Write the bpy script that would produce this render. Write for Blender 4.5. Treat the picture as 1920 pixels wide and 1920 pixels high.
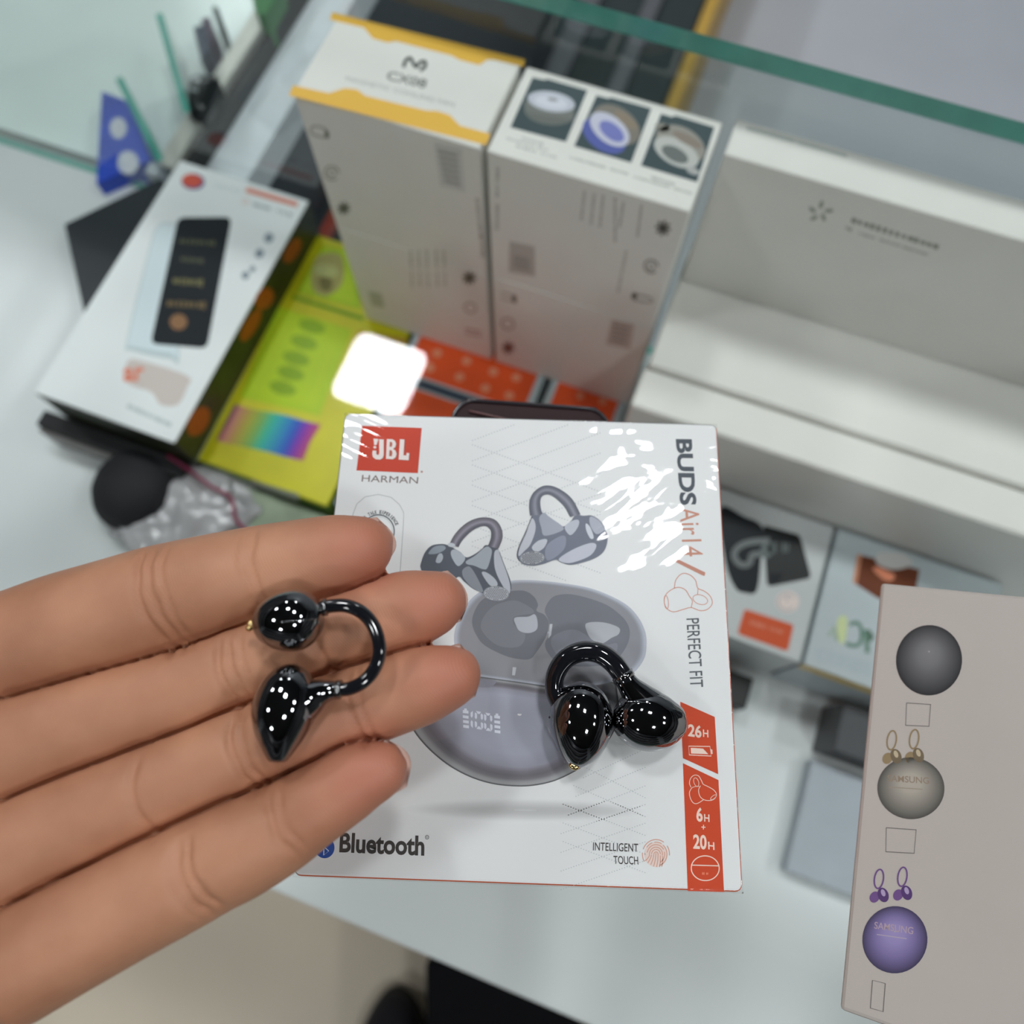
import bpy, bmesh, math, random
from mathutils import Vector, Matrix, noise

for o in list(bpy.data.objects): bpy.data.objects.remove(o, do_unlink=True)
scene = bpy.context.scene
COL = scene.collection
rnd = random.Random(7)

# ------------------------------------------------------------------ camera
FPX = 1430.0; TH = math.radians(18.2); AZ = math.radians(20.5); CAMZ = 1.2
RIGHT = Vector((math.cos(AZ), math.sin(AZ), 0))
FH = Vector((-math.sin(AZ), math.cos(AZ), 0))
FW = FH*math.sin(TH) + Vector((0, 0, -math.cos(TH)))
UPV = FH*math.cos(TH) + Vector((0, 0, math.sin(TH)))
EYE = Vector((0, 0, CAMZ))
cd = bpy.data.cameras.new('camera'); cam = bpy.data.objects.new('camera', cd); COL.objects.link(cam)
cd.sensor_width = 36; cd.sensor_fit = 'HORIZONTAL'; cd.lens = FPX/1920*36; cd.clip_start = 0.01; cd.clip_end = 60
M = Matrix((RIGHT, UPV, -FW)).transposed().to_4x4(); M.translation = EYE
cam.matrix_world = M
cd.dof.use_dof = True; cd.dof.focus_distance = 0.163; cd.dof.aperture_fstop = 10.5
scene.camera = cam

# ------------------------------------------------------------------ world, exposure
w = bpy.data.worlds.new('world'); scene.world = w; w.use_nodes = True
w.node_tree.nodes['Background'].inputs[0].default_value = (0.80, 0.92, 1.0, 1)
w.node_tree.nodes['Background'].inputs[1].default_value = 0.0
scene.view_settings.view_transform = 'Standard'; scene.view_settings.look = 'None'
scene.view_settings.gamma = 1; scene.view_settings.use_curve_mapping = False
scene.view_settings.exposure = 0.37
LED = 44.5
LED_COL = (0.965, 0.985, 1.0)

# ------------------------------------------------------------------ pixel -> place on a real plane
def ray(px, py): return FW*FPX + RIGHT*(px-960) + UPV*(960-py)
def U(px, py, D):                                  # point on the horizontal plane D below the eye
    r = ray(px, py); return EYE + r*(D/-r.z)
def on(px, py, p0, n):
    r = ray(px, py); return EYE + r*((p0-EYE).dot(n)/r.dot(n))
def mpp(py, D): return D/(FPX*math.cos(TH) - math.sin(TH)*(960-py))     # metres for one pixel at that depth
def Z(D): return CAMZ - D

def cr(ox, oy, s): return lambda x, y: (ox+x*s, oy+y*s)
def cm(points, closed=True, n=6):
    P = [Vector(p) for p in points]; N = len(P); out = []
    rng = range(N if closed else N-1)
    for i in rng:
        if closed: a, b, c, d = P[i-1], P[i], P[(i+1) % N], P[(i+2) % N]
        else: a, b, c, d = P[max(i-1, 0)], P[i], P[i+1], P[min(i+2, N-1)]
        for k in range(n):
            t = k/n
            out.append(0.5*((2*b)+(c-a)*t+(2*a-5*b+4*c-d)*t*t+(3*b-a-3*c+d)*t**3))
    if not closed: out.append(P[-1])
    return out

# ------------------------------------------------------------------ materials
def lin(c):
    c /= 255.0
    return c/12.92 if c <= 0.04045 else ((c+0.055)/1.055)**2.4
def rgb(r, g, b, k=1.0): return tuple(min(lin(v)*k, 0.92) for v in (r, g, b))
MATS = {}
def mat(name, col, rough=0.5, metal=0.0, var=0.05, nscale=40, bump=0.0, bscale=300, spec=0.5, coat=0.0, sss=0.0, tint=None):
    if name in MATS: return MATS[name]
    m = bpy.data.materials.new(name); m.use_nodes = True; MATS[name] = m
    nt = m.node_tree; b = nt.nodes['Principled BSDF']
    tc = nt.nodes.new('ShaderNodeTexCoord'); nz = nt.nodes.new('ShaderNodeTexNoise')
    nz.inputs['Scale'].default_value = nscale; nz.inputs['Detail'].default_value = 4
    nt.links.new(tc.outputs['Object'], nz.inputs['Vector'])
    rp = nt.nodes.new('ShaderNodeValToRGB')
    rp.color_ramp.elements[0].position = .3; rp.color_ramp.elements[1].position = .7
    rp.color_ramp.elements[0].color = tuple(v*(1-var) for v in col)+(1,)
    rp.color_ramp.elements[1].color = tuple(min(v*(1+var), 1) for v in col)+(1,)
    nt.links.new(nz.outputs['Fac'], rp.inputs['Fac']); nt.links.new(rp.outputs['Color'], b.inputs['Base Color'])
    b.inputs['Roughness'].default_value = rough; b.inputs['Metallic'].default_value = metal
    b.inputs['Specular IOR Level'].default_value = spec
    b.inputs['Coat Weight'].default_value = coat; b.inputs['Coat Roughness'].default_value = 0.03
    if tint: b.inputs['Specular Tint'].default_value = tuple(tint)+(1,)
    if bump:
        n2 = nt.nodes.new('ShaderNodeTexNoise'); n2.inputs['Scale'].default_value = bscale; n2.inputs['Detail'].default_value = 3
        bp = nt.nodes.new('ShaderNodeBump'); bp.inputs['Strength'].default_value = bump; bp.inputs['Distance'].default_value = 0.001
        nt.links.new(tc.outputs['Object'], n2.inputs['Vector']); nt.links.new(n2.outputs['Fac'], bp.inputs['Height'])
        nt.links.new(bp.outputs['Normal'], b.inputs['Normal'])
    return m
def print_mat(name, rough, metal=0.0):
    m = bpy.data.materials.new(name); m.use_nodes = True; nt = m.node_tree; b = nt.nodes['Principled BSDF']
    a = nt.nodes.new('ShaderNodeAttribute'); a.attribute_name = 'ink'
    nt.links.new(a.outputs['Color'], b.inputs['Base Color']); b.inputs['Roughness'].default_value = rough
    b.inputs['Metallic'].default_value = metal; b.inputs['Specular IOR Level'].default_value = .25
    return m
INK = print_mat('printed ink', 0.42)
FOIL = print_mat('hologram foil', 0.3, 0.1)
def emis(name, col, s):
    m = bpy.data.materials.new(name); m.use_nodes = True; nt = m.node_tree
    for n in list(nt.nodes): nt.nodes.remove(n)
    e = nt.nodes.new('ShaderNodeEmission'); o = nt.nodes.new('ShaderNodeOutputMaterial')
    e.inputs[0].default_value = tuple(col)+(1,); e.inputs[1].default_value = s
    nt.links.new(e.outputs[0], o.inputs[0]); return m
def clear_mat(name, tcol, k=1.0, rough=0.0, bump=None, ior=1.5, base=0.0):
    # clear sheet: light passes straight through, the outer faces mirror by Fresnel
    m = bpy.data.materials.new(name); m.use_nodes = True; nt = m.node_tree
    for n in list(nt.nodes): nt.nodes.remove(n)
    o = nt.nodes.new('ShaderNodeOutputMaterial'); mx = nt.nodes.new('ShaderNodeMixShader')
    t = nt.nodes.new('ShaderNodeBsdfTransparent'); g = nt.nodes.new('ShaderNodeBsdfGlossy'); f = nt.nodes.new('ShaderNodeFresnel')
    ge = nt.nodes.new('ShaderNodeNewGeometry'); inv = nt.nodes.new('ShaderNodeMath'); inv.operation = 'SUBTRACT'; inv.inputs[0].default_value = 1
    mu = nt.nodes.new('ShaderNodeMath'); mu.operation = 'MULTIPLY'; ad = nt.nodes.new('ShaderNodeMath'); ad.operation = 'MULTIPLY_ADD'
    f.inputs[0].default_value = ior; t.inputs[0].default_value = tuple(tcol)+(1,); g.inputs['Roughness'].default_value = rough
    nt.links.new(ge.outputs['Backfacing'], inv.inputs[1]); nt.links.new(f.outputs[0], ad.inputs[0]); ad.inputs[1].default_value = k; ad.inputs[2].default_value = base
    nt.links.new(ad.outputs[0], mu.inputs[0]); nt.links.new(inv.outputs[0], mu.inputs[1])
    nt.links.new(mu.outputs[0], mx.inputs[0]); nt.links.new(t.outputs[0], mx.inputs[1]); nt.links.new(g.outputs[0], mx.inputs[2]); nt.links.new(mx.outputs[0], o.inputs[0])
    return m

WHITE = rgb(232, 234, 230)
M_card = mat('white card', rgb(236, 236, 230), 0.45, var=.02)
M_cardgrey = M_card
M_face = mat('white glossy carton', rgb(233, 236, 236), 0.4, var=.01)
M_orange = mat('orange carton', rgb(214, 104, 66), 0.45)
M_deck = mat('white laminate', rgb(226, 232, 232), 0.3, var=.03, nscale=8)
M_steel = mat('white aluminium', rgb(215, 214, 205), 0.35, .3)
M_black = mat('black rubber', (.012, .012, .014), .6)
M_edge = mat('green glass edge', (.085, .40, .32), .2, var=.1, nscale=60, spec=.8)
M_chrome = mat('black chrome', (.27, .275, .285), .045, 1.0, var=.03, tint=(1, 1, 1))
M_blackgloss = mat('black gloss plastic', (.008, .009, .012), .07, 0, spec=.75, coat=.5)
M_silver = mat('polished seam', (.62, .63, .65), .12, 1.0)
M_gold = mat('gold contact', (.85, .62, .28), .18, 1.0)
GLASS = clear_mat('clear pane', (.988, .997, .994), 1.0)
FILM = clear_mat('shrink film', (.985, .985, .985), 1.15, 0.03)

# ------------------------------------------------------------------ object helpers
def link(o, parent=None):
    COL.objects.link(o)
    if parent is not None: o.parent = parent
    return o
def tag(o, label=None, cat=None, group=None, kind=None):
    if label: o['label'] = label
    if cat: o['category'] = cat
    if group: o['group'] = group
    if kind: o['kind'] = kind
    return o
def thing(name, label, cat, loc, group=None):
    o = bpy.data.objects.new(name, None); o.empty_display_size = .02; o.location = loc
    link(o); tag(o, label, cat, group); return o
def mesh_obj(name, verts, faces, mats, parent=None, smooth=False, fmat=None, world=True):
    me = bpy.data.meshes.new(name)
    off = parent_origin(parent) if (parent is not None and world) else Vector()
    me.from_pydata([tuple(Vector(v)-off) for v in verts], [], faces)
    for m in (mats if isinstance(mats, (list, tuple)) else [mats]): me.materials.append(m)
    if fmat:
        for p, i in zip(me.polygons, fmat): p.material_index = i
    if smooth: me.polygons.foreach_set('use_smooth', [True]*len(me.polygons))
    me.update(); o = bpy.data.objects.new(name, me); return link(o, parent)
def parent_origin(p):
    v = Vector()
    while p is not None: v += p.location; p = p.parent
    return v
def bm_obj(name, bm, mats, parent=None, smooth=False):
    bmesh.ops.recalc_face_normals(bm, faces=bm.faces)
    me = bpy.data.meshes.new(name); off = parent_origin(parent)
    for v in bm.verts: v.co -= off
    bm.to_mesh(me); bm.free()
    for m in (mats if isinstance(mats, (list, tuple)) else [mats]): me.materials.append(m)
    if smooth: me.polygons.foreach_set('use_smooth', [True]*len(me.polygons))
    return link(bpy.data.objects.new(name, me), parent)
def boxbm(x0, x1, y0, y1, z0, z1, bev=0.0, seg=2):
    bm = bmesh.new()
    vs = [bm.verts.new((x, y, z)) for z in (z0, z1) for y in (y0, y1) for x in (x0, x1)]
    for f in ((0, 2, 3, 1), (4, 5, 7, 6), (0, 1, 5, 4), (2, 6, 7, 3), (0, 4, 6, 2), (1, 3, 7, 5)): bm.faces.new([vs[i] for i in f])
    if bev: bmesh.ops.bevel(bm, geom=bm.edges[:], offset=bev, segments=seg, profile=.5, affect='EDGES')
    return bm
def quadbox(corners, z0, z1, bev=0.0, seg=2):      # box over four ground corners
    bm = bmesh.new()
    a = [bm.verts.new((c.x, c.y, z0)) for c in corners]; b = [bm.verts.new((c.x, c.y, z1)) for c in corners]
    bm.faces.new(a[::-1]); bm.faces.new(b)
    for i in range(4): bm.faces.new((a[i], a[(i+1) % 4], b[(i+1) % 4], b[i]))
    if bev: bmesh.ops.bevel(bm, geom=bm.edges[:], offset=bev, segments=seg, profile=.5, affect='EDGES')
    return bm
def tube(path, rad, nseg=20, sub=5, closed=False, caps=True, squash=None):
    # variable-radius tube through points; rad: one radius or (ra, rb) per point; squash axis = up direction for rb
    n = len(path); R = rad if isinstance(rad, (list, tuple)) else [rad]*n
    ext = [Vector((*p, r[0] if isinstance(r, tuple) else r, r[1] if isinstance(r, tuple) else r)) if False else None for p, r in zip(path, R)]
    P = cm([tuple(p) for p in path], closed, sub)
    ra = cm([((r[0] if isinstance(r, tuple) else r), (r[1] if isinstance(r, tuple) else r), 0) for r in R], closed, sub)
    V = []; F = []; N = len(P)
    up = Vector(squash) if squash is not None else None
    prev = None
    for i, p in enumerate(P):
        if closed: t = (P[(i+1) % N]-P[i-1]).normalized()
        else: t = (P[min(i+1, N-1)]-P[max(i-1, 0)]).normalized()
        if up is not None: b = (up - t*up.dot(t)).normalized()
        elif prev is None:
            q = Vector((0, 0, 1)) if abs(t.z) < .9 else Vector((1, 0, 0)); b = (q-t*q.dot(t)).normalized()
        else: b = (prev-t*prev.dot(t)).normalized()
        prev = b; a = t.cross(b)
        for k in range(nseg):
            an = 2*math.pi*k/nseg
            V.append(p + a*math.cos(an)*max(ra[i][0], 1e-5) + b*math.sin(an)*max(ra[i][1], 1e-5))
    m = N if closed else N-1
    for i in range(m):
        for k in range(nseg):
            F.append((i*nseg+k, i*nseg+(k+1) % nseg, ((i+1) % N)*nseg+(k+1) % nseg, ((i+1) % N)*nseg+k))
    if caps and not closed:
        F.append(tuple(range(nseg))[::-1]); F.append(tuple((N-1)*nseg+k for k in range(nseg)))
    return V, F
def tube_obj(name, path, rad, m, parent, **k):
    V, F = tube(path, rad, **k); return mesh_obj(name, V, F, m, parent, True)

# ------------------------------------------------------------------ flat print on real faces
_TXT = {}
def text_mesh(s, bold=0.0):
    key = (s, bold)
    if key in _TXT: return _TXT[key]
    c = bpy.data.curves.new('t', 'FONT'); c.body = s; c.offset = bold; c.resolution_u = 4
    o = bpy.data.objects.new('t', c); COL.objects.link(o)
    dg = bpy.context.evaluated_depsgraph_get(); me = bpy.data.meshes.new_from_object(o.evaluated_get(dg))
    V = [(v.co.x, v.co.y) for v in me.vertices]; F = [tuple(p.vertices) for p in me.polygons]
    bpy.data.objects.remove(o); bpy.data.curves.remove(c); bpy.data.meshes.remove(me)
    x0 = min(v[0] for v in V); x1 = max(v[0] for v in V); y0 = min(v[1] for v in V); y1 = max(v[1] for v in V)
    V = [((x-x0)/(x1-x0), (y-y0)/(y1-y0)) for x, y in V]
    _TXT[key] = (V, F); return V, F
class Ink:
    def __init__(s, p0, n, k=1.0, lift=6e-5, T=None):
        s.p0 = Vector(p0); s.n = Vector(n).normalized(); s.k = k; s.lift = lift; s.base = 0; s.T = T or (lambda x, y: (x, y)); s.clear()
    def clear(s): s.V = []; s.F = []; s.C = []
    def pt(s, q, L=0):
        x, y = s.T(q[0], q[1]); return on(x, y, s.p0, s.n) + s.n*(s.lift+1.2e-5*(L+s.base))
    def col(s, c): return rgb(*c, s.k)
    def poly(s, pts, c, L=0):
        b = len(s.V); s.V += [s.pt(p, L) for p in pts]; s.F.append(tuple(range(b, len(s.V)))); s.C += [s.col(c)]*len(pts)
    def blob(s, pts, c, L=0, n=5): s.poly(cm([(p[0], p[1], 0) for p in pts], True, n), c, L)
    def ellipse(s, cx, cy, rx, ry, c, rot=0, L=0, n=36):
        s.poly(s.epts(cx, cy, rx, ry, rot, n), c, L)
    def epts(s, cx, cy, rx, ry, rot=0, n=36, a0=0, a1=360):
        r = math.radians(rot); o = []
        for i in range(n):
            a = math.radians(a0+(a1-a0)*i/(n if a1-a0 == 360 else n-1))
            x, y = rx*math.cos(a), ry*math.sin(a); o.append((cx+x*math.cos(r)-y*math.sin(r), cy+x*math.sin(r)+y*math.cos(r)))
        return o
    def line(s, pts, wd, c, L=0, closed=False):
        P = [Vector((p[0], p[1])) for p in pts]; N = len(P); A = []; B = []
        for i in range(N):
            a = P[i-1] if (closed or i) else P[i]; d = P[(i+1) % N] if (closed or i < N-1) else P[i]
            t = (d-a); t = t.normalized() if t.length > 0 else Vector((1, 0)); nn = Vector((-t.y, t.x))*wd/2
            A.append(P[i]+nn); B.append(P[i]-nn)
        b = len(s.V); s.V += [s.pt(p, L) for p in A+B]; s.C += [s.col(c)]*(2*N)
        for i in range(N if closed else N-1):
            j = (i+1) % N; s.F.append((b+i, b+j, b+N+j, b+N+i))
    def curve(s, pts, wd, c, L=0, closed=False, n=6):
        s.line(cm([(p[0], p[1], 0) for p in pts], closed, n), wd, c, L, closed)
    def loft(s, rings, cols, L=0):
        n = len(rings[0]); b = len(s.V)
        for r, c in zip(rings, cols):
            s.V += [s.pt(p, L) for p in r]; s.C += [s.col(c)]*n
        for j in range(len(rings)-1):
            for i in range(n):
                k = (i+1) % n; s.F.append((b+j*n+i, b+j*n+k, b+(j+1)*n+k, b+(j+1)*n+i))
    def text(s, t, bl, br, tl, c, bold=0.0, L=1):
        V, F = text_mesh(t, bold); b = len(s.V)
        P0, P1, P2 = s.pt(bl, L), s.pt(br, L), s.pt(tl, L)
        s.V += [P0+(P1-P0)*x+(P2-P0)*y for x, y in V]; s.C += [s.col(c)]*len(V)
        s.F += [tuple(i+b for i in f) for f in F]
    def greek(s, p0, p1, h, c, n=12, fill=.6, L=1, seed=0):   # unreadable small print: a row of short strokes
        r = random.Random(seed+n); a = Vector(p0[:2]); d = Vector(p1[:2])-a; u = d.normalized(); v = Vector((-u.y, u.x))
        for i in range(n):
            if r.random() < .08: continue
            q = a+d*(i/n); ww = d.length/n*fill*r.uniform(.7, 1.2); hh = h*r.uniform(.6, 1)
            s.poly([q-v*hh/2, q+u*ww-v*hh/2, q+u*ww+v*hh/2, q+v*hh/2], c, L)
    def build(s, name, parent, m=None, label=None):
        if not s.F: return None
        o = mesh_obj(name, s.V, s.F, m or INK, parent)
        at = o.data.attributes.new('ink', 'FLOAT_COLOR', 'POINT')
        flat = []
        for c in s.C: flat += [c[0], c[1], c[2], 1]
        at.data.foreach_set('color', flat)
        if label: o['label'] = label
        if name == 'printed_caption': o['kind'] = 'stuff'
        s.clear(); return o
def ztop(D): return Vector((0, 0, Z(D))), Vector((0, 0, 1))

# ------------------------------------------------------------------ the setting
floor = mat('beige polished tile', rgb(234, 221, 201), .20, var=.06, nscale=3, spec=.5)
tag(bm_obj('floor', boxbm(-4, 4, -4, .2, -.05, 0), floor), kind='structure')
tag(bm_obj('floor', boxbm(-4, 4, .2, 4.2, -.05, 0), mat('cool grey tile', rgb(200, 205, 213), .35, var=.05, nscale=3)), kind='structure')
M_ceil = mat('dark painted ceiling', (.045, .047, .05), .9)
tag(bm_obj('ceiling', boxbm(-4, 4, -4, 4, 3.0, 3.05), M_ceil), kind='structure')
M_wall = mat('pale shop wall', rgb(206, 212, 216), .7)
for nm, q in (('wall_left', (-3.45, -3.4, -3, 4.2)), ('wall_right', (3.4, 3.45, -3, 4.2)), ('wall_back', (-3.4, 3.4, -3.05, -3)), ('wall_front', (-3.4, 3.4, 4.2, 4.25))):
    tag(bm_obj(nm, boxbm(*q, 0, 3.0), M_wall), kind='structure')
M_shelf = mat('dark shop shelf', rgb(58, 56, 58), .5)
k = 0
for zz in (.5, 1.1, 1.7, 2.3):
    for q in ((-3.4, -3.0, -2.4, 3.6), (3.0, 3.4, -2.4, 3.6), (-2.4, 2.4, -3.0, -2.6)):
        k += 1; tag(bm_obj('trim_%d' % k, boxbm(*q, zz, zz+.28), M_shelf), kind='structure')

M_led = emis('led diffuser', LED_COL, LED)
def lamp_at(cx, cy, grp='square panels on the ceiling'):
    # cx, cy in camera-facing axes on the ceiling
    p = RIGHT*cx + FH*cy
    t = thing('ceiling_lamp_offscreen', 'square white LED panel with rounded corners on the dark ceiling', 'lamp', (p.x, p.y, 2.965), grp)
    def rr(h, r, z):
        o = []
        for sx, sy, a0 in ((1, 1, 0), (-1, 1, 90), (-1, -1, 180), (1, -1, 270)):
            for k in range(6):
                a = math.radians(a0+k*18); o.append(Vector((p.x+sx*(h-r)+r*math.cos(a), p.y+sy*(h-r)+r*math.sin(a), z)))
        return o
    A = rr(.135, .035, 3.0); B = rr(.135, .035, 2.968); n = len(A)
    mesh_obj('housing', A+B, [tuple(range(n)), tuple(range(n, 2*n))]+[(i, (i+1) % n, n+(i+1) % n, n+i) for i in range(n)], M_card, t)
    C = rr(.12, .03, 2.965); mesh_obj('diffuser', C, [tuple(range(n))[::-1]], M_led, t)
for q in ((-.43, 1.20), (.37, .74), (-1.95, 1.6), (1.95, .35),
          (-1.75, -.22), (1.75, -.4), (-1.2, -1.75), (.6, -1.0),
          (-1.3, 3.4), (.5, 3.5)):
    lamp_at(*q)

# ------------------------------------------------------------------ glass counter
DG = .225; TG = .0085; DK = .457
YF = .2795; YN = -.107
sc = thing('display_counter', 'display counter cabinet with a white deck full of cartons', 'counter', (.24, .08, 0))
bm_obj('deck', boxbm(-.62, 1.1, YN, YF+.006, Z(DK)-.018, Z(DK), .0015), M_deck, sc)
bm_obj('cabinet', boxbm(-.60, 1.08, YN+.05, YF-.02, 0, Z(DK)-.018), mat('white cabinet', rgb(222, 222, 218), .5), sc)
gt = thing('glass_top', 'clear glass sheet with green edge lying over the display counter', 'glass', (.24, .01, Z(DG)-TG))
top = bm_obj('pane', boxbm(-.62, 1.1, -.26, YF, Z(DG)-TG, Z(DG)), [GLASS, M_edge], gt)
for p in top.data.polygons: p.material_index = 0 if abs(p.normal.z) > .5 else 1
gf = thing('front_glass', 'upright glass pane along the far side of the display counter', 'glass', (.24, YF, Z(DK)))
fr = bm_obj('pane', boxbm(-.62, 1.1, YF-.0005, YF+.0045, Z(DK)+.0002, Z(DG)-TG), [clear_mat('front pane', (.88, .92, .91), 1.4), M_edge], gf)
for p in fr.data.polygons: p.material_index = 0 if abs(p.normal.y) > .5 else 1
for x, lb in ((-.62, 'upright glass end pane of the counter beside the watch showcase'), (1.094, 'upright glass end pane of the counter beyond the white cartons')):
    ge_ = thing('end_glass', lb, 'glass', (x+.003, .08, Z(DK)))
    ep = bm_obj('pane', boxbm(x, x+.006, YN, YF-.002, Z(DK)+.0002, Z(DG)-TG-.0002), [GLASS, M_edge], ge_)
    for p in ep.data.polygons: p.material_index = 0 if abs(p.normal.x) > .5 else 1

# ------------------------------------------------------------------ cartons
def carton(name, label, x0, x1, y0, y1, D0, D1, m, cat='box', group=None, bev=.0006, side=None):
    t = thing(name, label, cat, ((x0+x1)/2, (y0+y1)/2, Z(D1)), group)
    b = bm_obj('carton', boxbm(x0, x1, y0, y1, Z(D1), Z(D0), bev, 1), [m]+([side] if side else []), t)
    if side:
        for p in b.data.polygons: p.material_index = 0 if p.normal.z > .6 else 1
    return t
GC = 'phone cooler cartons stacked two high'
XL0, XL1, XR0, XR1, YA, YB = -.1835, -.0975, -.0945, -.0065, .2225, .2715
D1, D2, D3 = .254, .340, .429
cx = cr(500, 0, .2604); c3 = cr(880, 80, .2604)
a = carton('cooler_carton', 'white carton with yellow zigzag bands on its top, upper one of its stack', XL0, XL1, YA, YB, D1, D2-.0002, M_card, group=GC, side=M_cardgrey)
I = Ink(*ztop(D1), 1.15, T=cx)
I.poly([(470, 88), (1862, 430), (1850, 482), (1640, 432), (1590, 430), (1530, 470), (1390, 432), (1330, 400), (930, 297), (870, 308), (765, 278), (700, 200), (455, 142)], (224, 178, 72))
I.poly([(190, 615), (450, 672), (560, 635), (650, 645), (710, 690), (1150, 797), (1230, 800), (1320, 830), (1390, 905), (1612, 965), (1582, 1046), (160, 688)], (228, 182, 80))
I.build('yellow_band', a)
I.curve([(985, 485), (1003, 435), (1035, 420), (1055, 455), (1078, 482), (1105, 450), (1140, 445), (1140, 480), (1105, 508)], 24, (66, 72, 68)); I.build('emblem', a)
I.text('CX08', (858, 572), (1140, 638), (880, 510), (118, 122, 116), .02); I.build('printed_name', a)
I.text('MAGNETIC COOLING FAN', (568, 580), (1350, 772), (576, 548), (165, 172, 165)); I.build('printed_caption', a)
F1 = Ink((0, YA, 0), (0, -1, 0), 1.9, T=cx)
F1.curve([(330, 910), (420, 925), (445, 990), (330, 965)], 12, (120, 122, 112), closed=True, n=3); F1.poly([(415, 935), (445, 945), (445, 1000), (420, 990)], (96, 98, 88), 1)
F1.build('battery_icon', a)
F1.line(F1.epts(470, 1245, 52, 48, 30, 24, 20, 330), 12, (118, 120, 108)); F1.line(F1.epts(470, 1245, 24, 22, 30, 24), 9, (122, 124, 112), closed=True); F1.build('fan_icon', a)
def flake(I, x, y, r, c, wd):
    for k in range(4):
        an = math.pi*k/4+.2; I.line([(x-r*math.cos(an), y-r*math.sin(an)), (x+r*math.cos(an), y+r*math.sin(an))], wd, c, k*.3)
flake(F1, 555, 1500, 48, (74, 76, 66), 16); F1.build('snowflake_icon', a)
F1.poly([(1205, 1025), (1405, 1070), (1428, 1385), (1250, 1340)], (163, 163, 160))
for k in range(6): F1.poly([(1232+k*9, 1075+k*42), (1372+k*4, 1108+k*42), (1374+k*4, 1130+k*42), (1236+k*9, 1097+k*42)], (126, 126, 124), 1)
F1.build('barcode_label', a)
F1.greek((1515, 1430), (1545, 1720), 34, (124, 124, 116), 14); F1.greek((1545, 1690), (1560, 1860), 34, (118, 112, 104), 9); F1.build('printed_caption', a)

b = carton('cooler_carton', 'white carton with three dark ring pictures on its top, upper one of its stack', XR0, XR1, YA, YB, D1, D2-.0002, M_card, group=GC, side=M_cardgrey)
I = Ink(*ztop(D1), 1.15, T=c3)
for k, pl in enumerate(([(455, 250), (540, 270), (560, 262), (850, 345), (695, 715), (295, 610)], [(915, 380), (1000, 402), (1020, 395), (1310, 475), (1165, 865), (755, 745)], [(1380, 512), (1460, 535), (1485, 525), (1765, 610), (1640, 1005), (1235, 885)])):
    I.poly(pl, (70, 84, 88))
    if k == 0:
        I.ellipse(575, 505, 180, 88, (112, 116, 112), 8, 1); I.poly([(395, 420), (760, 440), (750, 560), (400, 500)], (120, 124, 120), 1.5)
        I.ellipse(590, 425, 172, 72, (192, 196, 206), 10, 2); I.ellipse(590, 430, 120, 45, (210, 213, 222), 10, 3); I.ellipse(600, 410, 40, 12, (150, 152, 158), 10, 4)
    elif k == 1:
        I.ellipse(1060, 590, 190, 120, (128, 124, 116), 35, 1); I.ellipse(970, 670, 175, 105, (92, 102, 168), 35, 2); I.ellipse(1010, 625, 165, 95, (196, 198, 214), 38, 3)
        I.ellipse(1025, 640, 105, 55, (122, 128, 190), 38, 4); I.ellipse(1130, 560, 100, 35, (140, 128, 112), 38, 5)
    else:
        I.ellipse(1520, 730, 190, 120, (150, 148, 140), 28, 1); I.ellipse(1490, 790, 175, 92, (188, 190, 186), 28, 2); I.ellipse(1480, 805, 105, 50, (112, 118, 116), 28, 3)
        I.ellipse(1570, 700, 120, 35, (140, 130, 120), 28, 4); I.ellipse(1390, 610, 55, 30, (140, 138, 130), 10, 1); I.ellipse(1610, 925, 50, 25, (172, 174, 172), 20, 4)
    I.build('ring_picture', b)
for k, (x, y, n) in enumerate(((270, 690, 16), (340, 745, 12), (720, 825, 22), (1180, 965, 22))):
    I.greek((x, y), (x+(300 if k < 2 else 430), y+(300 if k < 2 else 430)*.29), 20, (165, 170, 162), n)
I.greek((380, 690), (540, 735), 18, (150, 155, 150), 8); I.greek((1310, 970), (1500, 1030), 20, (140, 145, 140), 10); I.build('printed_caption', b)
F2 = Ink((0, YA, 0), (0, -1, 0), 1.9, T=c3)
flake(F2, 1395, 1335, 58, (62, 60, 56), 18); F2.build('snowflake_icon', b)
F2.line(F2.epts(1310, 1610, 50, 45, 30, 24, 20, 330), 14, (108, 106, 100)); F2.line(F2.epts(1310, 1615, 22, 22, 0, 20), 10, (112, 110, 104), closed=True); F2.build('fan_icon', b)
F2.curve([(1180, 1810), (1300, 1835), (1310, 1870), (1185, 1850)], 10, (112, 110, 103), closed=True, n=3); F2.ellipse(1190, 1822, 20, 26, (88, 86, 80), 0, 1); F2.build('battery_icon', b)
F2.poly([(290, 1428), (470, 1468), (475, 1685), (282, 1650)], (146, 143, 138))
for k in range(4): F2.poly([(320, 1530+k*24), (432, 1556+k*24), (432, 1570+k*24), (320, 1544+k*24)], (116, 114, 110), 1)
F2.build('barcode_label', b)
for x, y0_, y1_, sk in ((830, 1070, 1280, -25), (900, 1090, 1310, -25), (965, 1100, 1330, -25), (1050, 1120, 1440, 0), (1110, 1150, 1330, -30), (1240, 1170, 1400, -30), (1130, 1500, 1800, -60)):
    F2.greek((x, y0_), (x+sk, y1_), 22, (124, 121, 114), 14)
F2.greek((205, 900), (200, 1120), 26, (118, 116, 110), 12); F2.greek((203, 1165), (198, 1370), 26, (118, 116, 110), 10); F2.build('printed_caption', b)

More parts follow.
